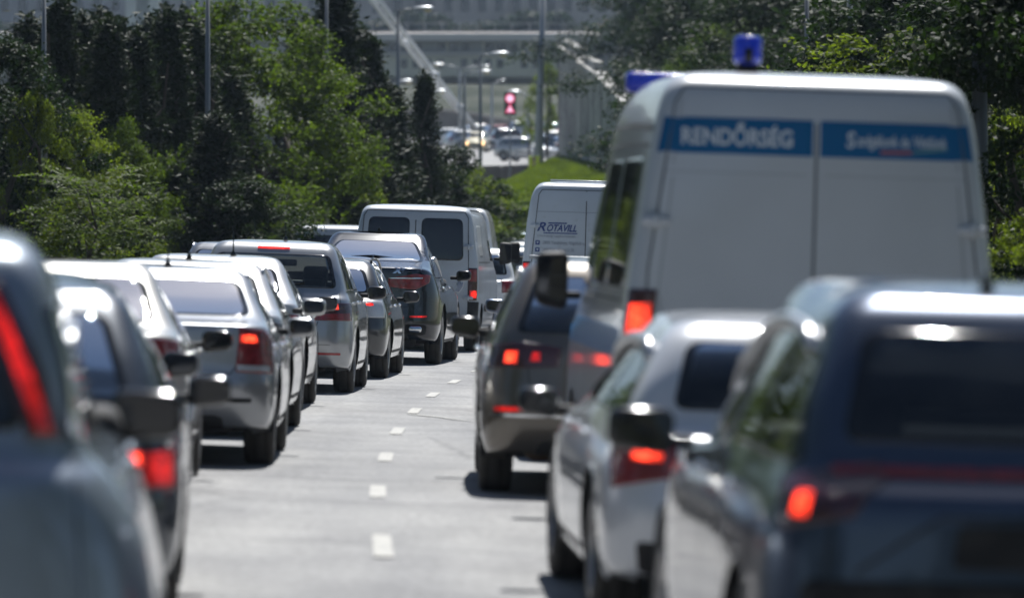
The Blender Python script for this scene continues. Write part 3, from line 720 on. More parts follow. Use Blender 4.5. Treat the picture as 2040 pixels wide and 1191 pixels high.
# ---- ROTAVILL van
v = Vehicle('white_logo_van', 'van', 5.4, .99, 2.58, 1.34, VANW, ro=1.0, fo=.95, rw=.34, w7=.93, w8=.87, w9=.80, w10=.70)
BLUEL = mat('logo_blue', (.02, .045, .20), .4); GREYL = mat('print_grey', (.22, .24, .29), .5)
van_doors(v, (.84, .82, .74), 2.44, .50, (1.88, .75))
v.seam([(-.78, 2.10), (.78, 2.10)], 'rear', 1, .008, GREYL)
letters(v, 'R', -.755, 1.80, .19, BLUEL, 'lettering', .35, w=.14, bold=.004)
letters(v, 'OTAVILL', -.60, 1.80, .145, BLUEL, 'lettering', .35, w=.46, bold=.004)
v.patch('logo_bar', 'rear', [(-.59, 1.915), (-.30, 1.915), (-.29, 1.935), (-.58, 1.935)], BLUEL, 1, .002, .005, .002)
v.patch('logo_bar', 'rear', [(-.65, 1.762), (-.13, 1.762), (-.125, 1.778), (-.66, 1.778)], BLUEL, 1, .002, .005, .002)
letters(v, 'Villamossági nagykereskedés', -.755, 1.71, .05, GREYL, 'small_print', w=.60)
for i, (z, tx, ww) in enumerate(((1.62, '2800 Tatabánya, Vágóhíd u.', .66), (1.51, '2890 Tata, Almási út 28.', .50), (1.40, '2900 Komárom, Klapka Gy.', .64), (1.29, '', 0))):
    ic = v.patch('icon_box', 'rear', [(-.775, z-.035), (-.705, z-.035), (-.705, z+.035), (-.775, z+.035)], BLUEL, 1, .012, .004, .002)
    v.patch('icon_mark', 'rear', [(-.755, z+.0), (-.740, z-.022), (-.725, z), (-.725, z+.02), (-.755, z+.02)], VANW, 1, .008, .007, .001, ic)
    if tx: letters(v, tx, -.665, z-.022, .07, GREYL, 'small_print', w=ww)
letters(v, 'www.', -.68, 1.13, .08, mat('black_print', (.02, .02, .02), .5), 'small_print', w=.16)
for sg in (-1, 1):
    lp = v.patch('tail_light', 'corner', [(ph(.86), .80), (ph(1.04), .80), (ph(1.04), 1.33), (ph(.86), 1.33)], LENSD, sg, .02, .01, .01)
    v.patch('tail_lamp_segment', 'corner', [(ph(.88), 1.20), (ph(1.02), 1.20), (ph(1.02), 1.30), (ph(.88), 1.30)], TAIL, sg, .01, .014, .003, lp)
van_common(v)
bm = bmesh.new(); box_bm(bm, (-.02, .30, 2.585), (1.1, .05, .03), 0, .01); bm_obj('roof_lip', bm, VANW, v.root, True)
v.place(1.09, 88.0, .012, 'tall white van lettered ROTAVILL with address lines on its rear doors', 'van')

# ---- police van
v = Vehicle('police_van', 'van', 5.3, .985, 2.52, 1.34, POLW, ro=1.0, fo=.95, rw=.34, w7=.905, w8=.85, w9=.80, w10=.72)
GAP_SHADE = mat('gap_and_press_shade', (.10, .11, .12), .8); PRESS_SHADE = mat('press_shade_line', (.33, .35, .38), .6)
for sg in (-1, 1):
    e = .012
    v.patch('blue_stripe', 'rear', [(.014, 2.075), (.83, 2.075), (.795, 2.265), (.014, 2.265)], BLUEP, sg, .004, .004, .003)
    lp = v.patch('tail_light', 'corner', [(ph(.83), .95), (ph(1.03), .95), (ph(1.03), 1.37), (ph(.83), 1.37)], LENSD, sg, .02, .012, .012)
    v.patch('brake_light', 'corner', [(ph(.85), 1.12), (ph(1.01), 1.12), (ph(1.0), 1.29), (ph(.85), 1.30)], BRAKEH, sg, .06, .017, .003, lp)
    v.patch('side_window', 'side', [(.32, 1.36), (1.72, 1.36), (1.72, 2.06), (.34, 2.06)], DGL, sg, .09, .006, edge=FRIT)
    v.patch('side_window', 'side', [(1.84, 1.36), (3.06, 1.36), (3.06, 2.06), (1.84, 2.06)], DGL, sg, .09, .006, edge=FRIT)
    v.seam([(.10, 2.20), (2.0, 2.24), (3.4, 2.24)], 'side', sg, .035, GAP_SHADE, 'roof_press_shade', off=.001, steps=24)  # dark flat strips paint the shade of the roof-side pressings
    v.seam([(.10, 2.11), (2.0, 2.13), (3.4, 2.13)], 'side', sg, .022, GAP_SHADE, 'roof_press_shade', off=.001, steps=24)
    v.patch('blue_stripe', 'side', [(.25, 1.00), (4.9, 1.00), (4.8, 1.16), (.25, 1.16)], BLUEP, sg, .01, .004, .003)
    # flat grey lines paint the shade of a pressing inside each door
    v.seam([(.05, 1.98), (.78, 1.98)], 'rear', sg, .006, PRESS_SHADE, 'door_press_shade')
    v.seam([(.74, 1.95), (.80, 1.35), (.76, 1.16), (.62, 1.12), (.06, 1.12)], 'rear', sg, .012, PRESS_SHADE, 'door_press_shade', off=.001, steps=20)
    v.seam([(.74, 2.02), (.70, 2.36)], 'rear', sg, .01, PRESS_SHADE, 'door_press_shade')
van_doors(v, (.885, .855, .735), 2.42, .52, (1.72, .75), seam_m=GAP_SHADE)
PRINT = mat('white_print', (.62, .66, .70), .4)
letters(v, 'RENDŐRSÉG', -.70, 2.125, .118, PRINT, 'lettering', w=.575, bold=.003)
letters(v, 'S', .155, 2.13, .115, PRINT, 'lettering', .1, w=.045, bold=.002)
letters(v, 'zolgálunk és Védünk', .208, 2.14, .085, PRINT, 'lettering', .1, w=.47, bold=.001)
v.patch('stripe_flourish', 'rear', [(.33, 2.102), (.50, 2.106), (.50, 2.120), (.33, 2.118)], mat('print_red', (.45, .12, .10), .4), 1, .006, .006, .002)
v.seam([(.50, 2.115), (.68, 2.135)], 'rear', 1, .006, mat('print_pale_green', (.25, .45, .30), .4), 'stripe_flourish', off=.007)
BLUELENS = mat('blue_beacon_lens', (.004, .025, .42), .12, 0, 1.0, .03, emit=(.0, .04, 1.0), es=.03, bump=(60, .5, .01))
van_common(v, mz=1.37)
def beacon(v, x, y, zt, w_, h_):
    loc, nor = v.cast('top', x, y)
    b = box('beacon_base', (x, y, loc.z + .02), (w_*.7, w_*.7, .06), BLK, v.root, bevel=.01)
    l_ = lathe('blue_beacon', [(.0, h_), (w_*.30, h_), (w_*.46, h_*.93), (w_*.5, h_*.8), (w_*.5, h_*.22), (w_*.47, h_*.1), (w_*.36, 0)], BLUELENS, v.root, 'Z', 28, (x, y, loc.z + .04))
    lathe('beacon_core', [(.0, h_*.55), (w_*.16, h_*.52), (w_*.16, .01), (0, .0)], mat('beacon_core', (.03, .03, .035), .3, .5), l_, 'Z', 12, (x, y - w_*.40, loc.z + .045))
beacon(v, -.325, .62, 2.6, .155, .155)
loc, _ = v.cast('top', 0, 3.55)
lb = box('light_bar', (0, 3.55, loc.z + .10), (1.56, .26, .12), BLUELENS, v.root, bevel=.035, seg=3); box('light_bar_mount', (0, 3.55, loc.z + .02), (1.2, .2, .07), BLK, v.root, bevel=.01)
v.place(1.51, 29.4, -.046, 'tall white police van with blue RENDŐRSÉG stripe and blue roof beacon', 'van')

# ---- bronze estate (Astra-like)
v = Vehicle('bronze_estate', 'hatch', 4.6, .905, 1.50, .98, BROWN, tw=.715, rake=.46, gb=.09, bench=1.2)
rear_gate(v, [(-.70, 1.01), (.70, 1.01), (.57, 1.38), (-.57, 1.38)], gm=GLT)
v.std_side(.55, 3.25, .95, 2.6, (.26, .58), gm=GLT, chrome=(.35, 3.3)); common(v, mdy=1.3, mdz=.03, shell=PBLK)
for sg in (-1, 1):
    lp = v.patch('tail_light', 'corner', [(ph(.42), .81), (ph(.60), .80), (51, .79), (54, .93), (ph(.70), .96), (ph(.42), .93)], LENSD, sg, .02, .009, .012)
    v.patch('brake_light', 'corner', [(ph(.73), .825), (ph(.86), .825), (ph(.86), .90), (ph(.74), .905)], BRAKEH, sg, .05, .014, .003, lp)
    v.patch('brake_light', 'corner', [(ph(.56), .84), (ph(.64), .84), (ph(.63), .90), (ph(.57), .90)], TAIL, sg, .05, .014, .003, lp)
    v.patch('reflector', 'rear', [(.58, .525), (.80, .525), (.80, .56), (.58, .56)], TAIL, sg, .01, .008)  # emissive tail lamp material makes this unlit reflector glow
v.seam([(-.82, .505), (.82, .505)], 'rear', 1, .018, CHROME, 'chrome_strip', off=.008, steps=40)
gap_line(v, [(.61, .95), (.585, .70), (.50, .57), (.40, .55), (0, .55)]); v.rails(RAILM, .85, 3.1, .64, .04, .016)
v.place(.67, 35.3, edge_heading(35.3, 4.6), 'bronze estate car with lit brake lamps, ahead of the police van', 'car')
# hidden hatch, blue car with roof bars, white car
v = Vehicle('dark_blue_hatchback', 'hatch', 4.1, .86, 1.43, .95, BLUEBLK, tw=.72, rake=.5)
rear_gate(v, [(-.64, 1.0), (.64, 1.0), (.54, 1.31), (-.54, 1.31)], gm=GLT); v.std_side(.5, 2.85, .75, 2.2, (.45,)); common(v, mdy=1.2, mdz=.12, shell=SILVER)
v.lamp([(ph(.6), .72), (50, .72), (52, .88), (ph(.62), .9)], [], LENSD)
v.place(.93, 41.6, edge_heading(41.6, 4.1), 'dark blue hatchback almost hidden by the bronze estate', 'car')
v = Vehicle('steel_blue_estate', 'hatch', 4.5, .88, 1.39, .93, NAVY, tw=.73, rake=.5)
rear_gate(v, [(-.66, .99), (.66, .99), (.55, 1.27), (-.55, 1.27)], gm=GLT); v.std_side(.5, 3.2, .75, 2.5, (.26, .58), chrome=(.4, 3.2)); common(v, mdy=1.3, mdz=.06, shell=NAVY)
v.lamp([(ph(.60), .80), (50, .80), (52, .92), (ph(.62), .93)], [[(ph(.66), .83), (ph(.76), .83), (ph(.76), .87), (ph(.66), .87)]], LENS, brake=TAIL)
v.rails(RAILM, .7, 3.0, .62, .06)
for y in (1.1, 2.3):
    bm = bmesh.new(); box_bm(bm, (0, y, v.H + .085), (1.24, .09, .035), 0, .012); bm_obj('roof_bar', bm, mat('white_bar', (.7, .7, .7), .35), v.root, True)
v.place(.72, 52.0, edge_heading(52, 4.5), 'steel blue estate with white roof bars ahead of the bronze estate', 'car')
v = build_saloon('white_saloon', 4.4, .88, 1.44, WHITE)
rear_gate(v, [(-.68, 1.05), (.68, 1.05), (.56, 1.30), (-.56, 1.30)], wiper=False, stop=False); v.std_side(.95, 3.1, 1.35, 2.35, (.08, .50)); common(v, mdy=1.4)
v.lamp([(ph(.6), .72), (50, .72), (52, .9), (ph(.62), .92)], [], LENS)
v.place(1.28, 60.5, edge_heading(60.5, 4.4), 'white saloon seen only as a bright roof beside the police van mirror', 'car')

# ---- white SUV and dark SUV in front
v = Vehicle('white_crossover', 'hatch', 4.15, .91, 1.385, .92, paint('pearl_white', (.62, .64, .68), .1, .32), tw=.69, rake=.42, gb=.17, cowl=1.1)
rear_gate(v, [(-.61, .98), (.61, .98), (.535, 1.28), (-.535, 1.28)], gm=GLT, stop=False)
v.std_side(.34, 2.95, .60, 2.25, (.30, .62)); common(v, mdy=1.15, mdz=-.05, shell=PBLK)
for sg in (-1, 1):
    lp = v.patch('tail_light', 'corner', [(ph(.62), .70), (51, .64), (54, .82), (ph(.64), .86)], LENS, sg, .02, .009, .012)
    v.patch('brake_light', 'corner', [(ph(.70), .765), (ph(.92), .77), (ph(.92), .825), (ph(.70), .83)], BRAKEH, sg, .02, .014, .003, lp)
v.rails(RAILM, .55, 2.3, .66, .06, .028)
v.patch('bumper_trim', 'rear', [(-.74, .28), (.74, .28), (.76, .42), (-.76, .42)], BLK, 1, .03, .008)
v.place(1.27, 24.5, -.066, 'blurred white crossover with a thick silver roof rail', 'car')
v = Vehicle('dark_blue_suv', 'hatch', 4.5, .925, 1.70, 1.10, paint('deep_navy', (.040, .058, .098), .6, .30, .05), tw=.72, rake=.46, gb=.16, clear=.28, rw=.36, cowl=1.15)
v.patch('rear_window', 'rear', [(-.67, 1.20), (.67, 1.20), (.585, 1.56), (-.585, 1.56)], GLT, 1, .07, edge=FRIT, hole=.9)
v.std_side(.28, 3.05, .50, 2.35, (.28, .60)); common(v, mdy=1.18, mir=False)
for sg in (-1, 1): v.mirror(v.L - 1.18, 1.07, sg, PBLK, w=.25, h=.175, reach=.16)
for sg in (-1, 1):
    lp = v.patch('tail_light', 'corner', [(ph(.62), 1.09), (ph(.68), .97), (51, .92), (55, 1.08), (ph(.70), 1.15)], LENSD, sg, .02, .009, .014)
    v.patch('brake_light', 'corner', [(ph(.90), .965), (ph(1.0), .965), (ph(1.0), 1.04), (ph(.90), 1.04)], BRAKEH, sg, .05, .016, .004, lp)
v.patch('light_strip', 'rear', [(-.70, 1.10), (.70, 1.10), (.70, 1.13), (-.70, 1.13)], LENS, 1, .01, .012, .01)
v.seam([(-.62, .80), (-.35, .98), (.35, .98), (.62, .80)], 'rear', 1, .012, None, 'tailgate_crease_shade', steps=20)  # dark strip painted as the shade along a tailgate crease
v.patch('bumper_trim', 'rear', [(-.82, .34), (.82, .34), (.80, .78), (-.80, .78)], BLK, 1, .05, .012, .02)
v.patch('plate_recess', 'rear', [(-.32, .82), (.32, .82), (.30, .96), (-.30, .96)], BLK, 1, .03, .005)
gap_line(v, [(.68, 1.12), (.72, .72), (.62, .64), (0, .63)])
v.rails(RAILM, .7, 2.9, .68, .05, .025); v.antenna(.72, 'fin', -.14)
tube('rear_wiper', [v.cast('rear', a, b)[0] - Vector((0, .03, 0)) for a, b in ((0, 1.19), (.10, 1.25), (.30, 1.48))], .011, PBLK, v.root, 6)
v.place(1.68, 18.0, -.068, 'heavily blurred dark blue SUV with a round lit brake lamp, cut by the frame edge', 'car')

# ---- cars further left and further up the road
v = Vehicle('grey_estate', 'hatch', 4.5, .89, 1.50, .98, paint('mid_grey', (.13, .14, .16), .5, .3), tw=.74, rake=.6)
rear_gate(v, [(-.67, 1.02), (.67, 1.02), (.57, 1.38), (-.57, 1.38)], stop=False); v.std_side(.5, 3.2, .8, 2.5, (.26, .58)); common(v, mdy=1.3)
v.lamp([(ph(.6), .75), (50, .75), (52, .92), (ph(.62), .93)], [], LENS); v.rails(RAILM, .7, 3.1, .64, .05); v.antenna(1.2, 'stub', .2, .3)
v.place(-3.98, 80.0, .05, 'grey estate in the leftmost lane, only its roof and rails showing', 'car')
v = Vehicle('white_minibus', 'van', 4.8, .95, 1.92, 1.2, VANW, ro=.95, fo=.9, rw=.33, w7=.92, w8=.87, w9=.80, w10=.7)
for sg in (-1, 1):
    v.patch('side_window', 'side', [(.3, 1.22), (2.4, 1.22), (2.4, 1.70), (.35, 1.70)], DGL, sg, .05)
    v.patch('tail_light', 'corner', [(ph(.84), .8), (ph(1.02), .8), (ph(1.02), 1.2), (ph(.84), 1.2)], LENS, sg, .01)
v.patch('rear_window', 'rear', [(-.74, 1.22), (.74, 1.22), (.66, 1.72), (-.66, 1.72)], DGL, 1, .07)
van_common(v, mz=1.25); v.place(-3.47, 110.0, .05, 'white minibus in the far lane, its roof above the queue beside the panel van', 'van')
v = Vehicle('tall_white_van', 'van', 5.2, .96, 2.34, 1.3, WHITE, ro=1, fo=.95, w7=.92, w8=.86, w9=.80, w10=.72)
van_doors(v, (.84, .82, .74), 2.2, .5, (1.7,)); v.lamp([(ph(.86), .8), (ph(1.04), .8), (ph(1.04), 1.2), (ph(.86), 1.2)], [])
van_common(v, mz=1.4); v.place(-1.33, 116.0, .03, 'taller white van half hidden behind the old panel van', 'van')
far = Vehicle('pale_hatchback', 'hatch', 4.2, .88, 1.52, 1.0, WHITE, tw=.74, rake=.45)
rear_gate(far, [(-.67, 1.05), (.67, 1.05), (.58, 1.40), (-.58, 1.40)], wiper=False, stop=False); far.std_side(.45, 3.0, .65, 2.35, (.3, .62)); common(far, mdy=1.3)
far.lamp([(ph(.6), .75), (50, .75), (52, .95), (ph(.62), .96)], [], LENS)
far.place(-.76, 97.0, .04, 'pale hatchback ahead of the old panel van, seen between the two vans', 'car')

# ------------------------------------------------------------------ setting: ground, road, kerbs, markings
EARTH = mat('verge_earth', (.075, .07, .045), .95, spec=.1, noise=[(.6, (.05, .075, .025), .4, .6), (5, (.10, .09, .06), .5, .8)], bump=(8, .5, .05))
def asphalt():
    m = mat('asphalt', (.150, .150, .152), .88)
    n = m.node_tree.nodes; l = m.node_tree.links; p = n['Principled BSDF']
    tc = n.new('ShaderNodeTexCoord')
    mp = n.new('ShaderNodeMapping'); mp.inputs['Scale'].default_value = (1.2, .12, 1); l.new(tc.outputs['Object'], mp.inputs[0])
    a = n.new('ShaderNodeTexNoise'); a.inputs['Scale'].default_value = 1.0; a.inputs['Detail'].default_value = 5; l.new(mp.outputs[0], a.inputs['Vector'])
    b = n.new('ShaderNodeTexNoise'); b.inputs['Scale'].default_value = 22; b.inputs['Detail'].default_value = 4; l.new(tc.outputs['Object'], b.inputs['Vector'])
    c = n.new('ShaderNodeTexNoise'); c.inputs['Scale'].default_value = .9; c.inputs['Detail'].default_value = 7; l.new(tc.outputs['Object'], c.inputs['Vector'])
    v = n.new('ShaderNodeTexVoronoi'); v.feature = 'DISTANCE_TO_EDGE'; v.inputs['Scale'].default_value = .33
    mv = n.new('ShaderNodeMix'); mv.data_type = 'VECTOR'; mv.inputs[0].default_value = .3; l.new(tc.outputs['Object'], mv.inputs[4]); l.new(c.outputs[1], mv.inputs[5]); l.new(mv.outputs[1], v.inputs['Vector'])
    def ramp(src, lo, hi, c0, c1):
        r = n.new('ShaderNodeValToRGB'); r.color_ramp.elements[0].position = lo; r.color_ramp.elements[1].position = hi
        r.color_ramp.elements[0].color = (*c0, 1); r.color_ramp.elements[1].color = (*c1, 1); l.new(src, r.inputs[0]); return r.outputs[0]
    def mul(x, y):
        k = n.new('ShaderNodeMix'); k.data_type = 'RGBA'; k.blend_type = 'MULTIPLY'; k.inputs[0].default_value = 1; l.new(x, k.inputs[6]); l.new(y, k.inputs[7]); return k.outputs[2]
    x = ramp(a.outputs[0], .3, .7, (.205, .207, .212), (.305, .304, .299))
    x = mul(x, ramp(b.outputs[0], .32, .68, (.70, .70, .70), (1.18, 1.18, 1.18)))
    x = mul(x, ramp(c.outputs[0], .38, .58, (.80, .80, .81), (1, 1, 1)))
    x = mul(x, ramp(v.outputs[0], .0, .012, (.72, .72, .73), (1, 1, 1)))
    l.new(x, p.inputs['Base Color'])
    bp = n.new('ShaderNodeBump'); bp.inputs['Strength'].default_value = .35; bp.inputs['Distance'].default_value = .012
    l.new(b.outputs[0], bp.inputs['Height']); l.new(bp.outputs[0], p.inputs['Normal'])
    return m
ASPH = asphalt()
KERB = mat('kerb_stone', (.30, .29, .27), .85, noise=(3, (.2, .2, .19), .4, .7))
def lo(d): return np.interp(d, [0, 115, 140, 400], [-6.0, -6.0, -3.5, -3.5])
def ro_(d): return np.interp(d, [0, 140, 170, 400], [4.3, 4.3, 3.6, 3.6])
ds = np.concatenate([[-200, -150, -110, -80, -50], np.arange(-30, 140, 2.0), np.arange(140, 300, 5), np.arange(300, 1000, 25), [1000]])
xs = np.concatenate([[-190, -120, -70, -40, -25, -16], np.arange(-12, 12.1, 1.0), [16, 25, 40, 70, 120, 190]])
XX, DD = np.meshgrid(xs, ds)
inroad = (XX > xl(DD.ravel()).reshape(DD.shape) + lo(DD) - .6) & (XX < xl(DD.ravel()).reshape(DD.shape) + ro_(DD) + .6) & (DD < 330)
ZZ = G(XX.ravel(), DD.ravel()).reshape(XX.shape) - .06 - .12 * inroad
nx = len(xs)
V = np.column_stack([XX.ravel(), DD.ravel(), ZZ.ravel()])
Fc = [(j*nx+i, j*nx+i+1, (j+1)*nx+i+1, (j+1)*nx+i) for j in range(len(ds)-1) for i in range(nx-1)]
tag(mesh_obj('ground', V, Fc, EARTH), kind='structure')
def strip(name, o0, o1, d0, d1, dz, m, step=2.0, nacross=8, skirt=False, parent=None):
    dd = np.linspace(d0, d1, max(2, int(abs(d1-d0)/step)+1)); V = []; Fc = []
    for d in dd:
        a = o0(d) if callable(o0) else o0; b = o1(d) if callable(o1) else o1; x0 = xl1(d)
        row = np.linspace(a, b, nacross)
        zz = G(x0 + row, np.full(nacross, d))
        if skirt: V.append((x0 + a, d, zz[0] + dz - .2))
        for q, z in zip(row, zz): V.append((x0 + q, d, z + dz))
        if skirt: V.append((x0 + b, d, zz[-1] + dz - .2))
    n = nacross + (2 if skirt else 0)
    for j in range(len(dd)-1):
        for i in range(n-1): Fc.append((j*n+i, j*n+i+1, (j+1)*n+i+1, (j+1)*n+i))
    return mesh_obj(name, V, Fc, m, parent, not skirt)
tag(strip('road', lo, ro_, -20, 330, 0, ASPH, 2, 14), kind='structure')
tag(strip('kerb', lambda d: lo(d) - .18, lambda d: lo(d) + .0, -20, 330, .12, KERB, 3, 2, True), kind='structure')
tag(strip('kerb', lambda d: ro_(d), lambda d: ro_(d) + .18, -20, 330, .12, KERB, 3, 2, True), kind='structure')
tag(strip('pavement', lambda d: ro_(d) + .18, lambda d: ro_(d) + 1.4, -20, 330, .10, mat('pavement_tarmac', (.11, .11, .11), .9, noise=(4, (.15, .15, .14), .4, .7)), 3, 3), kind='structure')
LINEP = mat('road_paint', (.42, .41, .38), .75, noise=[(2.5, (.36, .355, .33), .4, .7), (26, (.27, .27, .265), .46, .60)])
for k in range(-3, 14):
    d = 29.35 + k * 5.93
    tag(strip('lane_dash', -.050, .050, d - .75, d + .95, .006, LINEP, .4, 2), kind='structure')
V = []; 
LS = mat('sealed_joint', (.42, .42, .40), .8, noise=(9, (.22, .22, .21), .45, .6))
px = [(812, 826, 52.2), (835, 827, 51.9), (870, 829, 51.6), (905, 833, 51.0), (945, 836, 50.6)]
pts = []
for (x, y, _) in px:
    d = 17000 / (y - 499.0); pts.append(((x - CX) / F * d, d))
V = []; 
for i, (x, d) in enumerate(pts):
    w_ = .10 if i not in (0, 4) else .03
    V += [(x, d - w_, G1(x, d - w_) + .007), (x, d + w_, G1(x, d + w_) + .007)]
tag(mesh_obj('road_patch', V, [(2*i, 2*i+2, 2*i+3, 2*i+1) for i in range(4)], LS), kind='structure')

# ------------------------------------------------------------------ trees
def leafmat(name, c1, c2, tr, trw=.45, sc=1.1):
    m = bpy.data.materials.new(name); m.use_nodes = True; n = m.node_tree.nodes; l = m.node_tree.links; n.clear()
    o = n.new('ShaderNodeOutputMaterial'); tc = n.new('ShaderNodeTexCoord'); ns = n.new('ShaderNodeTexNoise'); ns.inputs['Scale'].default_value = sc; ns.inputs['Detail'].default_value = 3
    l.new(tc.outputs['Object'], ns.inputs['Vector'])
    n2 = n.new('ShaderNodeTexNoise'); n2.inputs['Scale'].default_value = 23; l.new(tc.outputs['Object'], n2.inputs['Vector'])
    ad = n.new('ShaderNodeMath'); ad.operation = 'ADD'; l.new(ns.outputs[0], ad.inputs[0]); l.new(n2.outputs[0], ad.inputs[1])
    r = n.new('ShaderNodeMapRange'); r.inputs[1].default_value = .75; r.inputs[2].default_value = 1.25; l.new(ad.outputs[0], r.inputs[0])
    mx = n.new('ShaderNodeMix'); mx.data_type = 'RGBA'; l.new(r.outputs[0], mx.inputs[0]); mx.inputs[6].default_value = (*c1, 1); mx.inputs[7].default_value = (*c2, 1)
    d = n.new('ShaderNodeBsdfPrincipled'); d.inputs['Roughness'].default_value = .6; d.inputs['Specular IOR Level'].default_value = .12; l.new(mx.outputs[2], d.inputs['Base Color'])
    t = n.new('ShaderNodeBsdfTranslucent'); m2 = n.new('ShaderNodeMix'); m2.data_type = 'RGBA'; m2.blend_type = 'MULTIPLY'; m2.inputs[0].default_value = 1
    l.new(mx.outputs[2], m2.inputs[6]); m2.inputs[7].default_value = (*tr, 1); l.new(m2.outputs[2], t.inputs[0])
    s = n.new('ShaderNodeMixShader'); s.inputs[0].default_value = trw; l.new(d.outputs[0], s.inputs[1]); l.new(t.outputs[0], s.inputs[2]); l.new(s.outputs[0], o.inputs[0])
    return m
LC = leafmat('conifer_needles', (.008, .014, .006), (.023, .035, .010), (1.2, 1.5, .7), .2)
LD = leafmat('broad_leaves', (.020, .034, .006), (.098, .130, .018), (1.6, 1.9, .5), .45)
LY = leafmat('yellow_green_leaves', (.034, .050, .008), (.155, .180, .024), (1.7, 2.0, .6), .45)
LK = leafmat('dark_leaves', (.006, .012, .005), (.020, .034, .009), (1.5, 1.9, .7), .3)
BARK = mat('bark', (.06, .048, .038), .95, bump=(14, .8, .03))
def leaf_arrays(c, nrm, size, asp=.55, along=None):
    n = len(c)
    nrm = nrm / (np.linalg.norm(nrm, axis=1)[:, None] + 1e-9)
    if along is None: along = rng.normal(size=(n, 3))
    a = along - nrm * (along * nrm).sum(1)[:, None]; a /= (np.linalg.norm(a, axis=1)[:, None] + 1e-9)
    b = np.cross(nrm, a); s = size[:, None]
    p = np.stack([c - a*s*.5, c + b*s*.5*asp + a*s*.05, c + a*s*.55, c - b*s*.5*asp + a*s*.05], 1)
    return p.reshape(-1, 3)
def quads_mesh(name, P, m):
    n = len(P); me = bpy.data.meshes.new(name); me.vertices.add(n); me.vertices.foreach_set('co', P.astype(np.float32).ravel())
    me.loops.add(n); me.loops.foreach_set('vertex_index', np.arange(n, dtype=np.int32))
    me.polygons.add(n // 4); me.polygons.foreach_set('loop_start', np.arange(0, n, 4, dtype=np.int32)); me.polygons.foreach_set('loop_total', np.full(n // 4, 4, dtype=np.int32))
    me.materials.append(m); me.update(calc_edges=True); return me
def decid_mesh(Hh=6.0, Rr=1.6, nb=78, per=330, leaf=.085, m=LD, z0=.16, asp=.55, seed=0):
    g = np.random.default_rng(seed); P = []
    for k in range(nb):
        t = z0 + (1 - z0) * g.random() ** .8
        env = math.sin(math.pi * min(1, (t * .92 + .10))) ** .6 if t < .97 else .3
        q = g.random() * 2 * math.pi; rr = Rr * env * (.35 + .65 * math.sqrt(g.random())) * (1 + .25 * g.normal())
        c = np.array([math.cos(q) * rr, math.sin(q) * rr, t * Hh])
        br = Rr * (.12 + .19 * g.random() ** 1.4); n = int(per * (br / (Rr * .25)) ** 2)
        v = g.normal(size=(n, 3)); v /= np.linalg.norm(v, axis=1)[:, None]
        rad = (g.random(n) ** .35)[:, None]
        dirv = np.array([math.cos(q), math.sin(q), .45])
        p = c + v * rad * br * np.array([1, 1, .7]) + dirv * (g.random(n)[:, None] ** 2.2) * br * .9
        p[:, 2] -= .25 * br * (np.hypot(p[:, 0] - c[0], p[:, 1] - c[1]) / br) ** 2
        nr = v * .5 + g.normal(size=(n, 3)) * .55 + np.array([0, 0, .55])
        P.append(leaf_arrays(p, nr, leaf * (.6 + .8 * g.random(n)), asp, g.normal(size=(n, 3)) + np.array([0, 0, -.7])))
    # stray sprigs on the outline
    for k in range(70):
        t = z0 + (1 - z0) * g.random(); q = g.random() * 2 * math.pi; env = math.sin(math.pi * min(1, (t * .92 + .10))) ** .6
        o = np.array([math.cos(q) * Rr * env * 1.0, math.sin(q) * Rr * env * 1.0, t * Hh]); dv = np.array([math.cos(q), math.sin(q), .5 + .5 * g.random()]); dv /= np.linalg.norm(dv)
        n = 22; tt = np.linspace(0, .35 + .3 * g.random(), n)
        p = o + dv * tt[:, None] + g.normal(size=(n, 3)) * .035
        P.append(leaf_arrays(p, g.normal(size=(n, 3)) + np.array([0, 0, .8]), leaf * (.7 + .6 * g.random(n)), asp))
    return quads_mesh('crown', np.vstack(P), m)
def conifer_mesh(Hh=6.0, Rr=1.15, ns=520, m=LC, seed=0, up=.35):
    g = np.random.default_rng(seed + 50); P = []
    for k in range(ns):
        t = g.random() ** 1.15 * .985; q = g.random() * 2 * math.pi
        R0 = Rr * (1 - t) ** .72 * (.72 + .28 * math.sin(5 * q + 9 * t) ) * (1 + .16 * g.normal()) + .06
        n = 30; s = np.linspace(.22, 1.0, n)
        dv = np.array([math.cos(q), math.sin(q)])
        p = np.column_stack([dv[0] * R0 * s, dv[1] * R0 * s, t * Hh + R0 * (up * s ** 1.7 - .10)])
        wd = .11 * (1.15 - s)[:, None] + .03
        p = p + g.normal(size=(n, 3)) * wd
        al = np.column_stack([np.full(n, dv[0]), np.full(n, dv[1]), np.full(n, .55)]) + g.normal(size=(n, 3)) * .45
        P.append(leaf_arrays(p, g.normal(size=(n, 3)) + np.array([0, 0, .6]), .13 * (.6 + .7 * g.random(n)), .34, al))
    n = 160; p = np.column_stack([g.normal(size=n) * .04, g.normal(size=n) * .04, Hh * (.86 + .17 * g.random(n))])
    P.append(leaf_arrays(p, g.normal(size=(n, 3)), np.full(n, .12), .35, g.normal(size=(n, 3)) * .3 + np.array([0, 0, 1])))
    return quads_mesh('crown', np.vstack(P), m)
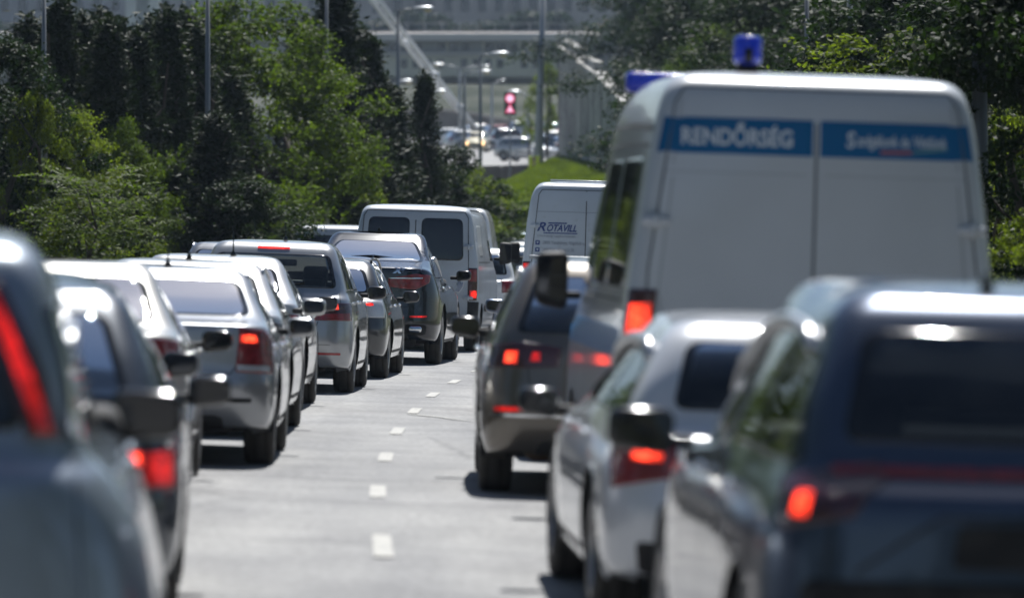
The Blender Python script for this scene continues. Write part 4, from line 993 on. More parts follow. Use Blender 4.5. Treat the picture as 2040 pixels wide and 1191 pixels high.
def fern_mesh(seed=0, m=LY):   # young tree of heaven: pinnate fronds
    g = np.random.default_rng(seed + 90); P = []
    for k in range(230):
        t = g.random(); q = g.random() * 2 * math.pi; o = np.array([math.cos(q), math.sin(q), 0]) * (.25 + .55 * g.random()) * (1.1 - .5 * t) + np.array([0, 0, .3 + 2.6 * t])
        dv = np.array([math.cos(q), math.sin(q), g.uniform(-.35, .9)]); L_ = .5 + .3 * g.random(); side = np.array([-math.sin(q), math.cos(q), 0])
        for j in range(11):
            s = j / 11; c = o + dv * L_ * s + np.array([0, 0, -.35 * L_ * s * s])
            for sg in (-1, 1):
                cc = c + side * sg * .07; P.append(leaf_arrays(cc[None], np.array([[.5*g.normal(), .5*g.normal()-.3, .8]]), np.array([.12]), .30, (side * sg + dv * .4 + np.array([0, 0, -.25]))[None]))
    return quads_mesh('crown', np.vstack(P), m)
def trunk_mesh(Hh=6.0, r=.11, seed=0, limbs=7):
    g = np.random.default_rng(seed + 7); bm = bmesh.new(); V = []; Fc = []
    def tb(pts, rad):
        b0 = len(V); n = 7
        for i, p in enumerate(pts):
            for k in range(n):
                a = 2 * math.pi * k / n; V.append((p[0] + math.cos(a) * rad[i], p[1] + math.sin(a) * rad[i], p[2]))
        for i in range(len(pts) - 1):
            for k in range(n): Fc.append((b0+i*n+k, b0+i*n+(k+1) % n, b0+(i+1)*n+(k+1) % n, b0+(i+1)*n+k))
    pts = [np.array([.05 * g.normal() * i, .05 * g.normal() * i, Hh * .9 * i / 6 - .3 * (i == 0)]) for i in range(7)]
    tb(pts, [r * (1.25 - i * .17) for i in range(7)])
    for k in range(limbs):
        i = 1 + k % 4; q = g.random() * 6.28; e = np.array([math.cos(q), math.sin(q), 1.0]) * (.45 + .3 * g.random())
        tb([pts[i], pts[i] + e * .5 + np.array([0, 0, -.08]), pts[i] + e], [r * .45, r * .3, r * .12])
    bm.free(); me = bpy.data.meshes.new('trunk'); me.from_pydata([tuple(map(float, v)) for v in V], [], Fc); me.materials.append(BARK); return me
crowns = {
    'con': [conifer_mesh(6, 1.15, seed=i) for i in range(3)],
    'dec': [decid_mesh(seed=i) for i in range(2)],
    'yel': [decid_mesh(6, 1.7, 60, 300, .10, LY, seed=5), decid_mesh(6, 1.5, 46, 300, .09, LY, seed=6)],
    'drk': [decid_mesh(6, 1.7, 90, 300, .10, LK, seed=8), decid_mesh(6, 1.9, 100, 300, .11, LK, seed=9)],
    'bsh': [decid_mesh(2.6, 1.0, 44, 300, .075, LD, .05, seed=11)], 'frn': [fern_mesh(1, LD)]}
crowns['drkT'] = [decid_mesh(12, 3.0, 170, 420, .13, LK, seed=21), decid_mesh(12, 2.8, 160, 420, .12, LK, seed=22)]
crowns['decT'] = [decid_mesh(12, 2.9, 150, 420, .12, LD, seed=23)]; crowns['yelT'] = [decid_mesh(12, 2.8, 120, 420, .12, LY, seed=24)]
trunks = [trunk_mesh(6, .11, 1), trunk_mesh(6, .09, 2)]; btr = trunk_mesh(2.6, .04, 3, 5)
tcount = [0]
def tree(px, d, ytop, kind, label, sx=1.0, cat='tree', group=None, name=None, zb=None, dx=0):
    x = (px - CX) / F * d + dx; z0 = G1(x, d) - .06 if zb is None else zb
    zt = CZ + (HY - ytop) / F * d; Hh = zt - z0
    i = tcount[0]; tcount[0] += 1; base = 2.6 if kind == 'bsh' else (3.1 if kind == 'frn' else 6.0)
    if Hh > 8.5 and kind in ('drk', 'dec', 'yel'): kind += 'T'; base = 12.0
    s = Hh / base
    nm = name or {'con': 'conifer_tree', 'dec': 'broadleaf_tree', 'yel': 'broadleaf_tree', 'drk': 'broadleaf_tree', 'bsh': 'bush', 'frn': 'bush'}[kind[:3]]
    r = empty(nm, (x, d, z0), (0, 0, i * 2.4))
    c = bpy.data.objects.new('crown', crowns[kind][i % len(crowns[kind])]); COL.objects.link(c); c.parent = r; c.scale = (s * sx, s * sx, s)
    t = bpy.data.objects.new('trunk', btr if base < 6 else trunks[i % 2]); COL.objects.link(t); t.parent = r; q_ = Hh / (2.6 if base == 2.6 or base == 3.1 else 6.0); t.scale = (q_, q_, q_)
    tag(r, label, cat, group); return r
# front row on the left, left to right
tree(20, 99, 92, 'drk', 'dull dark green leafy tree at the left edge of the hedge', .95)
tree(70, 98, 175, 'yel', 'yellow-green leafy patch low at the left edge of the hedge', .55)
tree(150, 97, 390, 'yel', 'low yellow-green bush under the sumac-like bush', .9, 'bush')
tree(178, 96, 330, 'frn', 'sumac-like bush with long drooping leaves below the first lamp post', 1.3, 'bush')
tree(120, 108, 5, 'con', 'tall dark conifer just right of the leftmost lamp post', 1.1)
tree(215, 108, 48, 'con', 'dark conifer with a lower rounded tip next to the tall leftmost conifer', 1.2)
tree(150, 101, 225, 'yel', 'yellow-green creeper-clad tree below the leftmost lamp post', .9)
tree(272, 112, 70, 'con', 'dark conifer between two yellow creeper patches', 1.25)
tree(335, 114, 30, 'con', 'dark conifer left of the second lamp post, slightly taller than its neighbour', 1.2)
tree(395, 116, 60, 'con', 'dark conifer at the foot of the second lamp post', 1.2)
tree(245, 107, 255, 'dec', 'light green climber patch in front of the dark conifers', .75)
tree(345, 110, 320, 'bsh', 'small light green shrub under the dark conifers', .7, 'bush')
tree(500, 122, 15, 'dec', 'big bright green broadleaf tree right of the second lamp post', 1.15)
tree(585, 124, 70, 'dec', 'bright green broadleaf tree leaning towards the dark conifers', 1.05)
tree(455, 119, 140, 'con', 'low dark conifer in front of the big bright broadleaf tree', 1.5)
tree(578, 116, 355, 'frn', 'sunlit leafy bush over the roof of the white minibus', .8, 'bush')
tree(668, 133, -25, 'con', 'tallest dark conifer, beside the third lamp post', 1.25)
tree(725, 136, 70, 'con', 'dark conifer sloping down behind the white panel van', 1.45)
tree(640, 128, 190, 'con', 'low wide dark conifer under the tallest one', 1.8)
tree(775, 140, 175, 'con', 'dark conifer beside the nearest street lamp', 1.6)
tree(845, 143, 150, 'con', 'small pointed dark conifer against the grey bank', .95)
tree(700, 128, 300, 'yel', 'light green shrub over the roof of the panel van', .9, 'bush')
tree(800, 146, 285, 'con', 'low spreading conifer right of the panel van roof', 2.0)
tree(880, 150, 300, 'drk', 'low dark shrubby tree at the right end of the hedge', 1.3)
tree(925, 158, 335, 'yel', 'light green shrub at the right end of the hedge', 1.1, 'bush')
tree(965, 165, 370, 'bsh', 'low leafy bush beside the far queue of cars', 1.4, 'bush')
tree(1000, 175, 398, 'bsh', 'pale green bush below the grass bank', 1.0, 'bush')
tree(480, 108, 370, 'drk', 'dark undergrowth bush below the bright tree', 1.6, 'bush')
tree(430, 109, 232, 'con', 'low wide dark conifer hiding the foot of the second lamp post', 1.9)
# deeper, shaded conifers closing the row: nothing tells them apart
for (px_, d_, yt, sx_) in ((-60, 112, 60, 1.4), (60, 118, 40, 1.5), (165, 118, 38, 1.3), (245, 122, 50, 1.4), (300, 120, 45, 1.4), (370, 124, 30, 1.4), (430, 126, 28, 1.4), (610, 136, 45, 1.5), (200, 128, 30, 1.6), (330, 130, 25, 1.6), (20, 108, 230, 2.2), (110, 106, 300, 2.4), (240, 108, 330, 2.4), (350, 110, 340, 2.4), (560, 124, 330, 2.4), (660, 128, 340, 2.2), (760, 136, 350, 2.2), (840, 144, 350, 2.2), (900, 152, 370, 2.0), (430, 114, 350, 2.4)):
    tree(px_, d_, yt, 'con', 'shaded dark conifer deep inside the hedge row', sx_, group='shaded conifers filling the hedge')
# right side
tree(2035, 52, -60, 'drk', 'dark broadleaf tree filling the right edge beside the police van', .95)
tree(1985, 58, 230, 'yel', 'sunlit yellow-green shrub at the right edge next to the police van', .7, 'bush')
tree(2060, 48, 420, 'yel', 'low yellow-green bush at the right edge', 1.0, 'bush')
tree(1900, 70, 10, 'drk', 'dark tree with sunlit leaves left of the thick grey mast', 1.1)
tree(1760, 88, 55, 'yel', 'yellow-green tree top peeping over the police van roof', 1.5)
tree(1840, 90, -60, 'drk', 'tall dark tree above the right part of the police van roof', 1.3)
tree(1700, 134, 20, 'drk', 'dark tree between the two masts above the police van', 1.4)
tree(1650, 136, 110, 'yel', 'light green twigs right of the blue beacon', .8)
tree(1560, 150, -80, 'drk', 'tall dark tree behind the blue roof beacon', 1.5)
tree(1440, 190, 60, 'dec', 'grey-green tree left of the blue roof beacon', 1.2)
tree(1420, 205, -90, 'drk', 'very tall dark tree above the left end of the van roof', 1.3)
tree(1400, 232, -80, 'drk', 'dark tree towering over the concrete wall', 1.0, zb=5)
tree(1285, 262, -110, 'drk', 'dark tree leaning over the top corner of the concrete wall', .72, zb=10.2)
tree(1335, 240, 90, 'dec', 'green foliage hanging over the concrete wall', 1.1, zb=6.2)
tree(1395, 222, 150, 'drk', 'dark shrubby tree beside the police van roof', 1.3, zb=4.5)
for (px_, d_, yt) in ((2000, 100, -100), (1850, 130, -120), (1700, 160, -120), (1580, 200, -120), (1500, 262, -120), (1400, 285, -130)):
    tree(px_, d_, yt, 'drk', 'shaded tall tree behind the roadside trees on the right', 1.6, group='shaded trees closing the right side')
tree(1090, 330, 128, 'yel', 'sunlit green tree left of the concrete wall', .72, zb=7.2)
tree(1055, 338, 190, 'yel', 'smaller darker tree in front of the sunlit one by the wall', .5, zb=7.2)

# the avenue goes on beside and behind the camera: its trees show in the windows and paint
P = []; g = np.random.default_rng(12)
spots = [(-12.5 - (i % 3), d, 10 + i % 4) for i, d in enumerate(range(-75, 90, 8))] + [(9.5 + (i % 3) * .8, d, 10 + i % 4) for i, d in enumerate(range(-75, 50, 8))] + [(x, -95 - (i % 3) * 5, 14 + i % 3) for i, x in enumerate(range(-40, 45, 8))]
for (x, d, Hh) in spots:
    for k in range(34):
        t = g.random(); q = g.random() * 6.28; env = math.sin(math.pi * min(1, t * .9 + .1)) ** .6; rr = Hh * .30 * env * math.sqrt(g.random())
        c = np.array([x + math.cos(q) * rr, d + math.sin(q) * rr, .6 + t * Hh]); br = .8 + .7 * g.random(); n = 150
        v = g.normal(size=(n, 3)); v /= np.linalg.norm(v, axis=1)[:, None]
        P.append(leaf_arrays(c + v * br * (g.random(n) ** .4)[:, None], v + g.normal(size=(n, 3)) * .6, .26 + .2 * g.random(n), .6))
o = bpy.data.objects.new('treeline', quads_mesh('treeline', np.vstack(P), LD)); COL.objects.link(o); tag(o, 'avenue trees around the camera, mirrored in car windows and paint', 'trees', kind='stuff')

# ------------------------------------------------------------------ far side: wall, bank, upper road, buildings
CONC = mat('stained_concrete', (.46, .45, .43), .9, spec=.2, noise=[(.30, (.29, .285, .275), .38, .62), (1.6, (.12, .115, .11), .58, .68), (9, (.34, .33, .31), .55, .8)], bump=(3, .4, .05))
STONE = mat('stone_parapet', (.21, .18, .155), .9, noise=[(1.2, (.15, .13, .115), .4, .65)], bump=(4, .5, .06))
CAP = mat('parapet_cap', (.50, .45, .39), .85, noise=(2, (.40, .36, .32), .4, .7))
GRASS = mat('grass_bank', (.10, .135, .035), .95, spec=.1, noise=[(.5, (.12, .16, .035), .35, .65), (7, (.06, .10, .02), .45, .75)], bump=(30, .5, .04))
POLE = mat('grey_pole', (.16, .17, .18), .5, .3); POLEL = mat('galvanised_pole', (.34, .35, .36), .5, .5)
def prism(name, poly, thick, m, parent=None, dirv=(0, 1, 0)):
    n = len(poly); dv = Vector(dirv) * thick; V = [Vector(p) for p in poly] + [Vector(p) + dv for p in poly]
    Fc = [tuple(range(n)), tuple(range(2*n-1, n-1, -1))] + [(i, (i+1) % n, n+(i+1) % n, n+i) for i in range(n)]
    return mesh_obj(name, V, Fc, m, parent, False)
r = empty('retaining_wall', (2.5, 300, 2)); inv = Matrix.Translation((-2.5, -300, -2))
W_ = [(1115, 300, 100), (1150, 288, 130), (1190, 272, 160), (1240, 250, 215), (1362, 215, 280), (1560, 150, 330)]
def wp(x, d, y): p = at(x, y, d); return Vector((p.x - 2.5, p.y - 300, p.z - 2))
for i in range(len(W_) - 1):
    a, b = W_[i], W_[i+1]; A, B = wp(*a), wp(*b)
    base = -2.5
    o = prism('wall_face', [(A.x, A.y, base), (B.x, B.y, base), B, A], .6, CONC, r, (.85, .5, 0))
    # board-marked courses: thin recessed joints across each face
    nrm = Vector((-(B.y-A.y), (B.x-A.x), 0)).normalized(); nrm = -nrm if nrm.x > 0 else nrm
    for k in range(1, 5):
        f = k / 5; Q = A.lerp(B, f); 
        prism('wall_joint', [Q + nrm*.01 + Vector((0, -.04, base - Q.z)), Q + nrm*.01 + Vector((0, .04, base - Q.z)), Q + nrm*.01 + Vector((0, .04, -.1)), Q + nrm*.01 + Vector((0, -.04, -.1))], .02, mat('joint_dark', (.06, .06, .058), .95), o, tuple(nrm))
    C1, D1 = A + Vector((-.08, -.05, 0)), B + Vector((-.08, -.05, 0))
    prism('coping', [C1, D1, D1 + Vector((0, 0, .28)), C1 + Vector((0, 0, .2))], .8, CONC, r, (.85, .5, 0))
A = wp(1118, 301, 78); prism('upper_wall', [wp(1118, 300.9, 78), wp(1155, 290, 100), wp(1155, 290, 132), wp(1118, 300.9, 102)], .5, CONC, r, (.85, .5, 0))
prism('upper_wall', [wp(1158, 289, 112), wp(1185, 276, 124), wp(1185, 276, 155), wp(1158, 289, 134)], .5, CONC, r, (.85, .5, 0))
prism('wall_end_pier', [wp(1112, 301, 385), wp(1124, 301, 385), wp(1124, 301, 72), wp(1112, 301, 80)], .9, mat('dark_concrete', (.17, .165, .16), .9, noise=(1.5, (.11, .11, .105), .4, .7)), r)
tag(r, 'tall stained concrete retaining wall with a stepped sloping top, left of the police van', 'wall')
# grass bank
bk = [at(955, 405, 232), at(1120, 398, 232), at(1240, 380, 236), at(1240, 340, 262), at(1112, 316, 296), at(1000, 372, 262), at(955, 388, 250)]
V = [tuple(p) for p in bk]; V += [(p[0], p[1], 0) for p in V]
n = 7; Fc = [tuple(range(n))] + [(i, (i+1) % n, n+(i+1) % n, n+i) for i in range(n)]
tag(mesh_obj('grass_bank', V, Fc, GRASS, smooth=False), kind='structure')
P = []
g = np.random.default_rng(3); tri = [(0, 1, 4), (0, 4, 5), (1, 2, 3), (1, 3, 4)]
for t in tri:
    a, b, c = (np.array(bk[k]) for k in t); n = 9000; u = g.random((n, 2)); u[u.sum(1) > 1] = 1 - u[u.sum(1) > 1]
    p = a + (b-a) * u[:, :1] + (c-a) * u[:, 1:]; p[:, 2] += .06
    P.append(leaf_arrays(p, g.normal(size=(n, 3)) * np.array([1, 1, .2]), .20 + .2 * g.random(n), .16, g.normal(size=(n, 3)) * .3 + np.array([0, 0, 1])))
o = bpy.data.objects.new('grass', quads_mesh('grass', np.vstack(P), LY)); COL.objects.link(o); tag(o, 'bright green grass on the bank under the concrete wall', 'grass', kind='stuff')
# pale low wall by the far queue
tag(prism('roadside_wall', [at(1012, 428, 215), at(1062, 404, 215), at(1062, 470, 215), at(1012, 470, 215)], .4, mat('pale_render', (.46, .45, .42), .85, noise=(1.2, (.36, .35, .33), .4, .7))), 'low pale rendered wall behind the far queue of cars', 'wall')
# stone wall under the upper road
sw = empty('stone_wall', (-2, 298, 3)); iv = Vector((-2, 298, 3))
cols = [(850, 331, 400), (900, 331, 398), (950, 331, 392), (1000, 330, 376), (1055, 328, 356), (1118, 326, 345)]
for i in range(len(cols)-1):
    a, b = cols[i], cols[i+1]
    prism('wall_panel', [at(a[0], a[1], 300)-iv, at(b[0]-1.0, b[1], 300)-iv, at(b[0]-1.0, b[2]+14, 300)-iv, at(a[0], a[2]+14, 300)-iv], .5, STONE, sw)
tag(sw, 'low dark stone wall carrying the upper road above the grass bank', 'wall')
# upper road: rising slab
ur = []
for d in (300.6, 350, 400, 450, 500, 560):
    y = np.interp(d, [300, 350, 400, 450, 500, 560], [336, 322, 308, 294, 281, 266]); ur.append((d, at(0, y, d).z))
V = []; 
for d, z in ur:
    xL, xR = np.interp(d, [300, 560], [-9, -22]), np.interp(d, [300, 560], [3.6, 12])
    V += [(xL, d, z), (xR, d, z), (xR, d, z - 1.2), (xL, d, z - 1.2)]
Fc = []
for i in range(5):
    for k in range(4): Fc.append((4*i+k, 4*i+(k+1) % 4, 4*i+4+(k+1) % 4, 4*i+4+k))
Fc += [(0, 1, 2, 3), (20, 23, 22, 21)]
tag(mesh_obj('upper_road', V, Fc, mat('worn_asphalt', (.27, .265, .26), .85, noise=(.8, (.20, .20, .20), .4, .7)), smooth=False), kind='structure')
def upz(d): return float(np.interp(d, [a for a, b in ur], [b for a, b in ur]))
# curved stone parapet
cw = [(780, 222, 262), (870, 221, 262), (915, 224, 262), (950, 230, 264), (990, 238, 266), (1030, 246, 269), (1070, 251, 272), (1122, 250, 274)]
pw = empty('curved_parapet', (0, 562, 13)); iv = Vector((0, 562, 13))
for i in range(len(cw)-1):
    a, b = cw[i], cw[i+1]; da = 562 - i*.8; db = 562 - (i+1)*.8
    prism('parapet_panel', [at(a[0], a[1], da)-iv, at(b[0], b[1], db)-iv, at(b[0], b[2]+8, db)-iv, at(a[0], a[2]+8, da)-iv], .6, STONE, pw)
    up = Vector((0, 0, .26)); fw = Vector((0, -.12, .002))
    prism('coping', [at(a[0], a[1], da)-iv+fw, at(b[0], b[1], db)-iv+fw, at(b[0], b[1], db)-iv+fw+up, at(a[0], a[1], da)-iv+fw+up], .85, CAP, pw)
tag(pw, 'curved brown stone parapet with a pale cap behind the upper road', 'wall')
kb = [(940, 262, 270), (1010, 266, 275), (1120, 270, 281)]
kw = empty('pale_kerb_wall', (0, 555, 13)); iv = Vector((0, 555, 13))
for i in range(2):
    a, b = kb[i], kb[i+1]; prism('kerb_block', [at(a[0], a[1], 555)-iv, at(b[0], b[1], 555)-iv, at(b[0], b[2], 555)-iv, at(a[0], a[2], 555)-iv], .5, CAP, kw)
tag(kw, 'pale low kerb wall in front of the curved stone parapet', 'wall')
# grey grassy ramp behind
z0 = at(0, 250, 570).z; z1 = at(0, 168, 622).z
V = [(-60, 566, z0-1), (45, 566, z0-1), (45, 624, z1), (-60, 624, z1)]
tag(mesh_obj('embankment', V + [(x, y, z-6) for x, y, z in V], [(0, 1, 2, 3), (0, 4, 5, 1), (1, 5, 6, 2), (3, 2, 6, 7), (0, 3, 7, 4)], mat('embankment_ground', (.085, .088, .070), .95, spec=.05, noise=[(.12, (.038, .045, .03), .4, .6)]), smooth=False), kind='structure')
# terrace building: two storeys under a pale roof edge
BW = mat('cream_render', (.60, .57, .46), .9, noise=(.4, (.50, .47, .39), .4, .7)); BW2 = mat('grey_render', (.34, .34, .33), .9, noise=(.4, (.27, .27, .27), .4, .7))
ROOF = mat('pale_roof_edge', (.60, .56, .53), .8); WIN = mat('window_glass', (.03, .035, .045), .1); WFR = mat('window_frame', (.10, .10, .11), .6)
bd = 640.0; s_ = F / bd
def Z(y, d=bd): return CZ + (HY - y) / F * d
b = empty('terrace_building', (0, bd, Z(152)))
def bx(name, x0, x1, y0, y1, dep, m, dy=0.0, parent=None, zrel=None):   # x in metres, y in picture rows of the facade plane
    za, zb_ = Z(y1), Z(y0); base = b.location
    return box(name, ((x0+x1)/2, dy + dep/2, (za+zb_)/2 - Z(152)), (x1-x0, dep, zb_-za), m, parent or b)
bx('upper_storey', -60, 9, 84, 112, 9, BW2, .4); bx('lower_storey', -60, 9, 112.2, 153, 10, BW, 0)
bx('roof_edge', -60, 9.6, 68, 80, 11, ROOF, -1.2); prism('sun_catch_slope', [(-60, -1.25, Z(79.5)-Z(152)), (9.7, -1.25, Z(79.5)-Z(152)), (9.7, 1.0, Z(65)-Z(152)), (-60, 1.0, Z(65)-Z(152))], .2, ROOF, b, (0, .2, -1)); bx('string_course', -60, 9.2, 106, 110, .5, ROOF, -.35); bx('eaves_band', -60, 9.3, 80.2, 84, 10, WFR, -.5)  # tilted slope added to catch the sun and brighten the roof edge line
k = 0
for x in np.arange(-26, 8.5, 1.35):
    k += 1
    if k % 5 != 0:
        f = bx('window', x, x+.72, 118, 136, .12, WFR, -.06); bx('pane', x+.08, x+.64, 119, 135, .04, WIN, -.09, f)
    if k % 4 != 1: f = bx('window', x+.1, x+.95, 88, 102, .12, WFR, .36); bx('pane', x+.16, x+.89, 89, 101, .04, WIN, .32, f)
    if k % 3 == 0: bx('pilaster', x-.30, x-.05, 84, 106, .3, BW, .25)
    if k % 2 == 0: bx('balcony_post', x, x+.06, 101, 106, .05, WFR, -.25)
bx('balcony_rail', -60, 9, 100.4, 101.2, .06, WFR, -.28)
tag(b, 'long cream two-storey terrace building with a pale roof edge across the background', 'building')
# promenade on top, treeline, city facade
pz = Z(66, 655)
tag(mesh_obj('promenade', [(-90, 650, pz), (60, 650, pz), (60, 830, pz+.3), (-90, 830, pz+.3), (-90, 650, pz-12), (60, 650, pz-12), (60, 830, pz-12), (-90, 830, pz-12)], [(0, 1, 2, 3), (0, 4, 5, 1), (1, 5, 6, 2), (2, 6, 7, 3), (3, 7, 4, 0)], mat('promenade_paving', (.25, .24, .235), .9), smooth=False), kind='structure')
rl = empty('promenade_railing', (0, 651, pz))
for x in np.arange(-30, 10, 2.0): box('railing_post', (x, 0, .45), (.08, .08, .9), POLEL, rl)
for z in (.9,): box('railing_rail', (-10, -.06, z), (42, .05, .06), POLEL, rl)
tag(rl, 'thin metal railing along the roof terrace of the far building', 'railing')
def mass(name, x0, x1, d, h, nb, seed, lab):
    g = np.random.default_rng(seed); P = []
    for k in range(nb):
        x = x0 + (x1-x0) * g.random(); hh = h * (.55 + .45 * abs(math.sin(x * .21 + seed)))
        c = np.array([x, d + g.random() * 6, pz + hh * g.random()]); br = 1.3 + g.random() * 1.1; n = 420
        v = g.normal(size=(n, 3)); v /= np.linalg.norm(v, axis=1)[:, None]
        P.append(leaf_arrays(c + v * br * (g.random(n) ** .4)[:, None], v + g.normal(size=(n, 3)) * .6, .55 + .4 * g.random(n), .6))
    o = bpy.data.objects.new(name, quads_mesh(name, np.vstack(P), LK)); COL.objects.link(o); tag(o, lab, 'trees', kind='stuff')
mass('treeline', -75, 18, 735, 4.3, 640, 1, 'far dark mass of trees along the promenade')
FAC = mat('city_facade_stone', (.34, .33, .31), .9, noise=(.2, (.27, .26, .25), .4, .7)); FAC2 = mat('city_facade_grey', (.27, .28, .29), .9, noise=(.2, (.2, .21, .22), .4, .7))
def facade(x0, x1, d, top, m, lab, step):
    z = pz + .1; r = empty('city_building', ((x0+x1)/2, d, z)); w_ = x1 - x0
    box('wall', (0, 6, top/2), (w_, 12, top), m, r)
    for j, zz in enumerate(np.arange(1.5, top - 2, 3.4)):
        if z + zz > 44: box('cornice', (0, -.2, zz+2.6), (w_, .4, .3), m, r); continue
        for x in np.arange(-w_/2 + step*.4, w_/2 - step*.5, step):
            f = box('window', (x+.6, -.04, zz+1.1), (1.25, .16, 2.0), WFR, r); box('pane', (x+.6, -.13, zz+1.1), (1.0, .04, 1.75), WIN, f)
    for x in np.arange(-w_/2, w_/2 + .1, step): box('pilaster', (x, -.25, top/2), (.5, .5, top), m, r)
    tag(r, lab, 'building')
facade(-150, -86.5, 803, 24, FAC, 'hazy building beyond the left end of the trees', 3.2); facade(60.5, 130, 803, 24, FAC, 'hazy building beyond the right end of the trees', 3.2)
facade(-86, -51.2, 800, 26, FAC2, 'hazy grey office building behind the trees at the top left', 2.6)
facade(-51, -10.6, 806, 26, FAC, 'hazy stone building behind the second and third lamp posts', 3.0)
facade(-10.5, 16, 802, 26, FAC, 'pale hazy stone building with pilasters above the dark far trees', 2.4)
facade(16.2, 60, 804, 26, FAC2, 'grey building hidden mostly by the right-hand trees', 3.0)
def bus(px, y0, y1, wpx, d, lab):
    p = at(px, y1, d); w_ = wpx / F * d; h_ = (y1 - y0) / F * d; r = empty('parked_bus', (p.x, d, pz + .15))
    bm = bmesh.new(); box_bm(bm, (0, 1.2, .35 + h_/2), (w_, 2.4, h_), 0, .2, 3); bm_obj('body', bm, WHITE, r, True)
    for k in range(5): box('window', (-w_*.42 + w_*.17*k + w_*.08, -.03, .35 + h_*.62), (w_*.14, .08, h_*.34), WIN, r)
    for k in (-.32, .32): lathe('wheel', [(.02, -.1), (.42, -.1), (.42, .12), (.02, .12)], TYRE, r, 'X', 16, (0, 0, .42)).rotation_euler = (0, 0, R(90))
    for i, o in enumerate([o for o in r.children if o.name.startswith('wheel')]): o.location = (w_ * (-.32 if i == 0 else .32), .1, 0)
    tag(r, lab, 'bus')
bus(818, 49, 63, 42, 700, 'white bus on the promenade beside the nearest street lamp head')
bus(953, 53, 63, 48, 704, 'white bus on the promenade right of the centre, above the terrace roof')

# bridge parts
wt = mat('white_bridge_steel', (.62, .64, .66), .45, noise=(.5, (.52, .54, .56), .4, .7))
r = empty('bridge_pylon', at(285, 150, 520))
for x in (-1.05, 1.05): box('pylon_leg', (x, 0, 9), (1.0, 1.6, 34), wt, r)
box('pylon_panel', (0, .6, 9), (1.15, .4, 34), wt, r)
for z in (2, 8, 14): box('cross_beam', (0, -.1, z), (1.1, 1.0, .5), wt, r)
tag(r, 'white bridge pylon rising behind the conifers at the top left', 'pylon')
r = empty('bridge_cable', at(955, 262, 470))
iv = Vector(r.location)
for dx in (0, 15):
    a = at(948 + dx*.35, 262, 470); c = at(835 + dx, 125, 462); e = at(724 + dx, -20, 455)
    tube('cable', [a - iv, (a+c)/2 - iv + Vector((-.02, 0, -.06)), c - iv, (c+e)/2 - iv, e - iv], .17, wt, r, 10)
for t, (x, y) in enumerate(((742, 4), (803, 86), (862, 150), (915, 215))):
    p = at(x, y, 462) - iv; tube('cable_clamp', [p + Vector((-.22, 0, .1)), p + Vector((.55, 0, -.02))], .24, wt, r, 10)
p = at(952, 268, 470) - iv; box('cable_anchor', (p.x, 0, p.z - .5), (1.2, 1.2, 1.6), STONE, r)
tag(r, 'pair of thick white bridge cables slanting down to the upper road', 'cable')

# street lamps
HEAD = mat('lamp_head', (.42, .44, .46), .35, .4); BULB = mat('lamp_bowl', (.55, .48, .30), .3)
def lamp_head(r, p, dirx, ln):
    bm = bmesh.new(); bmesh.ops.create_uvsphere(bm, u_segments=16, v_segments=10, radius=.5)
    for v in bm.verts:
        v.co.z = v.co.z * (.36 if v.co.z > 0 else .12); v.co.y *= .45
        v.co.z *= 1 - .35 * (.5 - v.co.x)
    bmesh.ops.transform(bm, matrix=Matrix.Translation(p + Vector((dirx*ln*.5, 0, 0))) @ Matrix.Diagonal((ln*dirx, ln*.8, ln*.8, 1)), verts=bm.verts)
    h = bm_obj('lamp_head', bm, HEAD, r, True)
    bm = bmesh.new(); bmesh.ops.create_uvsphere(bm, u_segments=12, v_segments=8, radius=.5)
    bmesh.ops.transform(bm, matrix=Matrix.Translation(p + Vector((dirx*ln*.68, 0, -.06*ln))) @ Matrix.Diagonal((ln*.36, ln*.25, ln*.20, 1)), verts=bm.verts)
    bm_obj('lamp_bowl', bm, BULB, h, True)
def street_lamp(px, ytop, d, arms, lab, w_=.075, m=POLE, zb=None, lean=0, armstyle='flat', pb=None):
    top = at(px, ytop, d); z0 = (G1(top.x, d) - .1) if zb is None else zb
    r = empty('street_lamp', (top.x, d, z0)); h = top.z - z0
    tube('pole', [(lean, 0, -.2), (lean*.5, 0, h*.5), (0, 0, h)], w_, m, r, 10, [w_*1.25, w_, w_*.7])
    box('pole_base', (lean, 0, .5), (w_*3.2, w_*3.2, 1.1), m, r, bevel=.02)
    for (hx0, hx1, hy) in arms:     # head from picture x hx0 (inner) to hx1 (outer), row hy
        a = Vector(((hx0 - px) / F * d, 0, (ytop - hy) / F * d)); sg = 1 if hx1 > hx0 else -1
        mid = Vector((a.x * .5, 0, h + a.z * (.25 if armstyle == 'flat' else .8)))
        tube('lamp_arm', [(0, 0, h - .02), mid, (a.x, 0, h + a.z)], w_*.45, m, r, 8)
        lamp_head(r, Vector((a.x - sg*.02, 0, h + a.z + .02)), sg, abs(hx1 - hx0) / F * d)
    tag(r, lab, 'street lamp', None); return r
street_lamp(793, 21, 215, [(822, 868, 19)], 'nearest street lamp, its single grey head high above the small conifer', .085)
street_lamp(957, 111, 262, [(975, 1018, 109)], 'dark street lamp with one head pointing right above the upper road', .085)
street_lamp(916, 138, 430, [(887, 858, 130), (958, 978, 133)], 'double-armed street lamp with curved arms behind the bridge cable', .11, POLEL, upz(430), armstyle='curve')
street_lamp(925, 148, 330, [(948, 982, 144)], 'short-armed street lamp just left of the dark single lamp', .10, POLE, upz(330), armstyle='curve')
street_lamp(980, 168, 470, [(995, 1008, 161)], 'small distant street lamp left of the red warning display', .12, POLEL, upz(470))
street_lamp(1052, 212, 400, [(1040, 1008, 184)], 'street lamp with a long curved arm reaching over the red warning display', .12, POLEL, upz(400), armstyle='curve')
street_lamp(783, 166, 380, [(792, 826, 163)], 'low distant street lamp head left of the small conifer', .10, POLEL, 5)
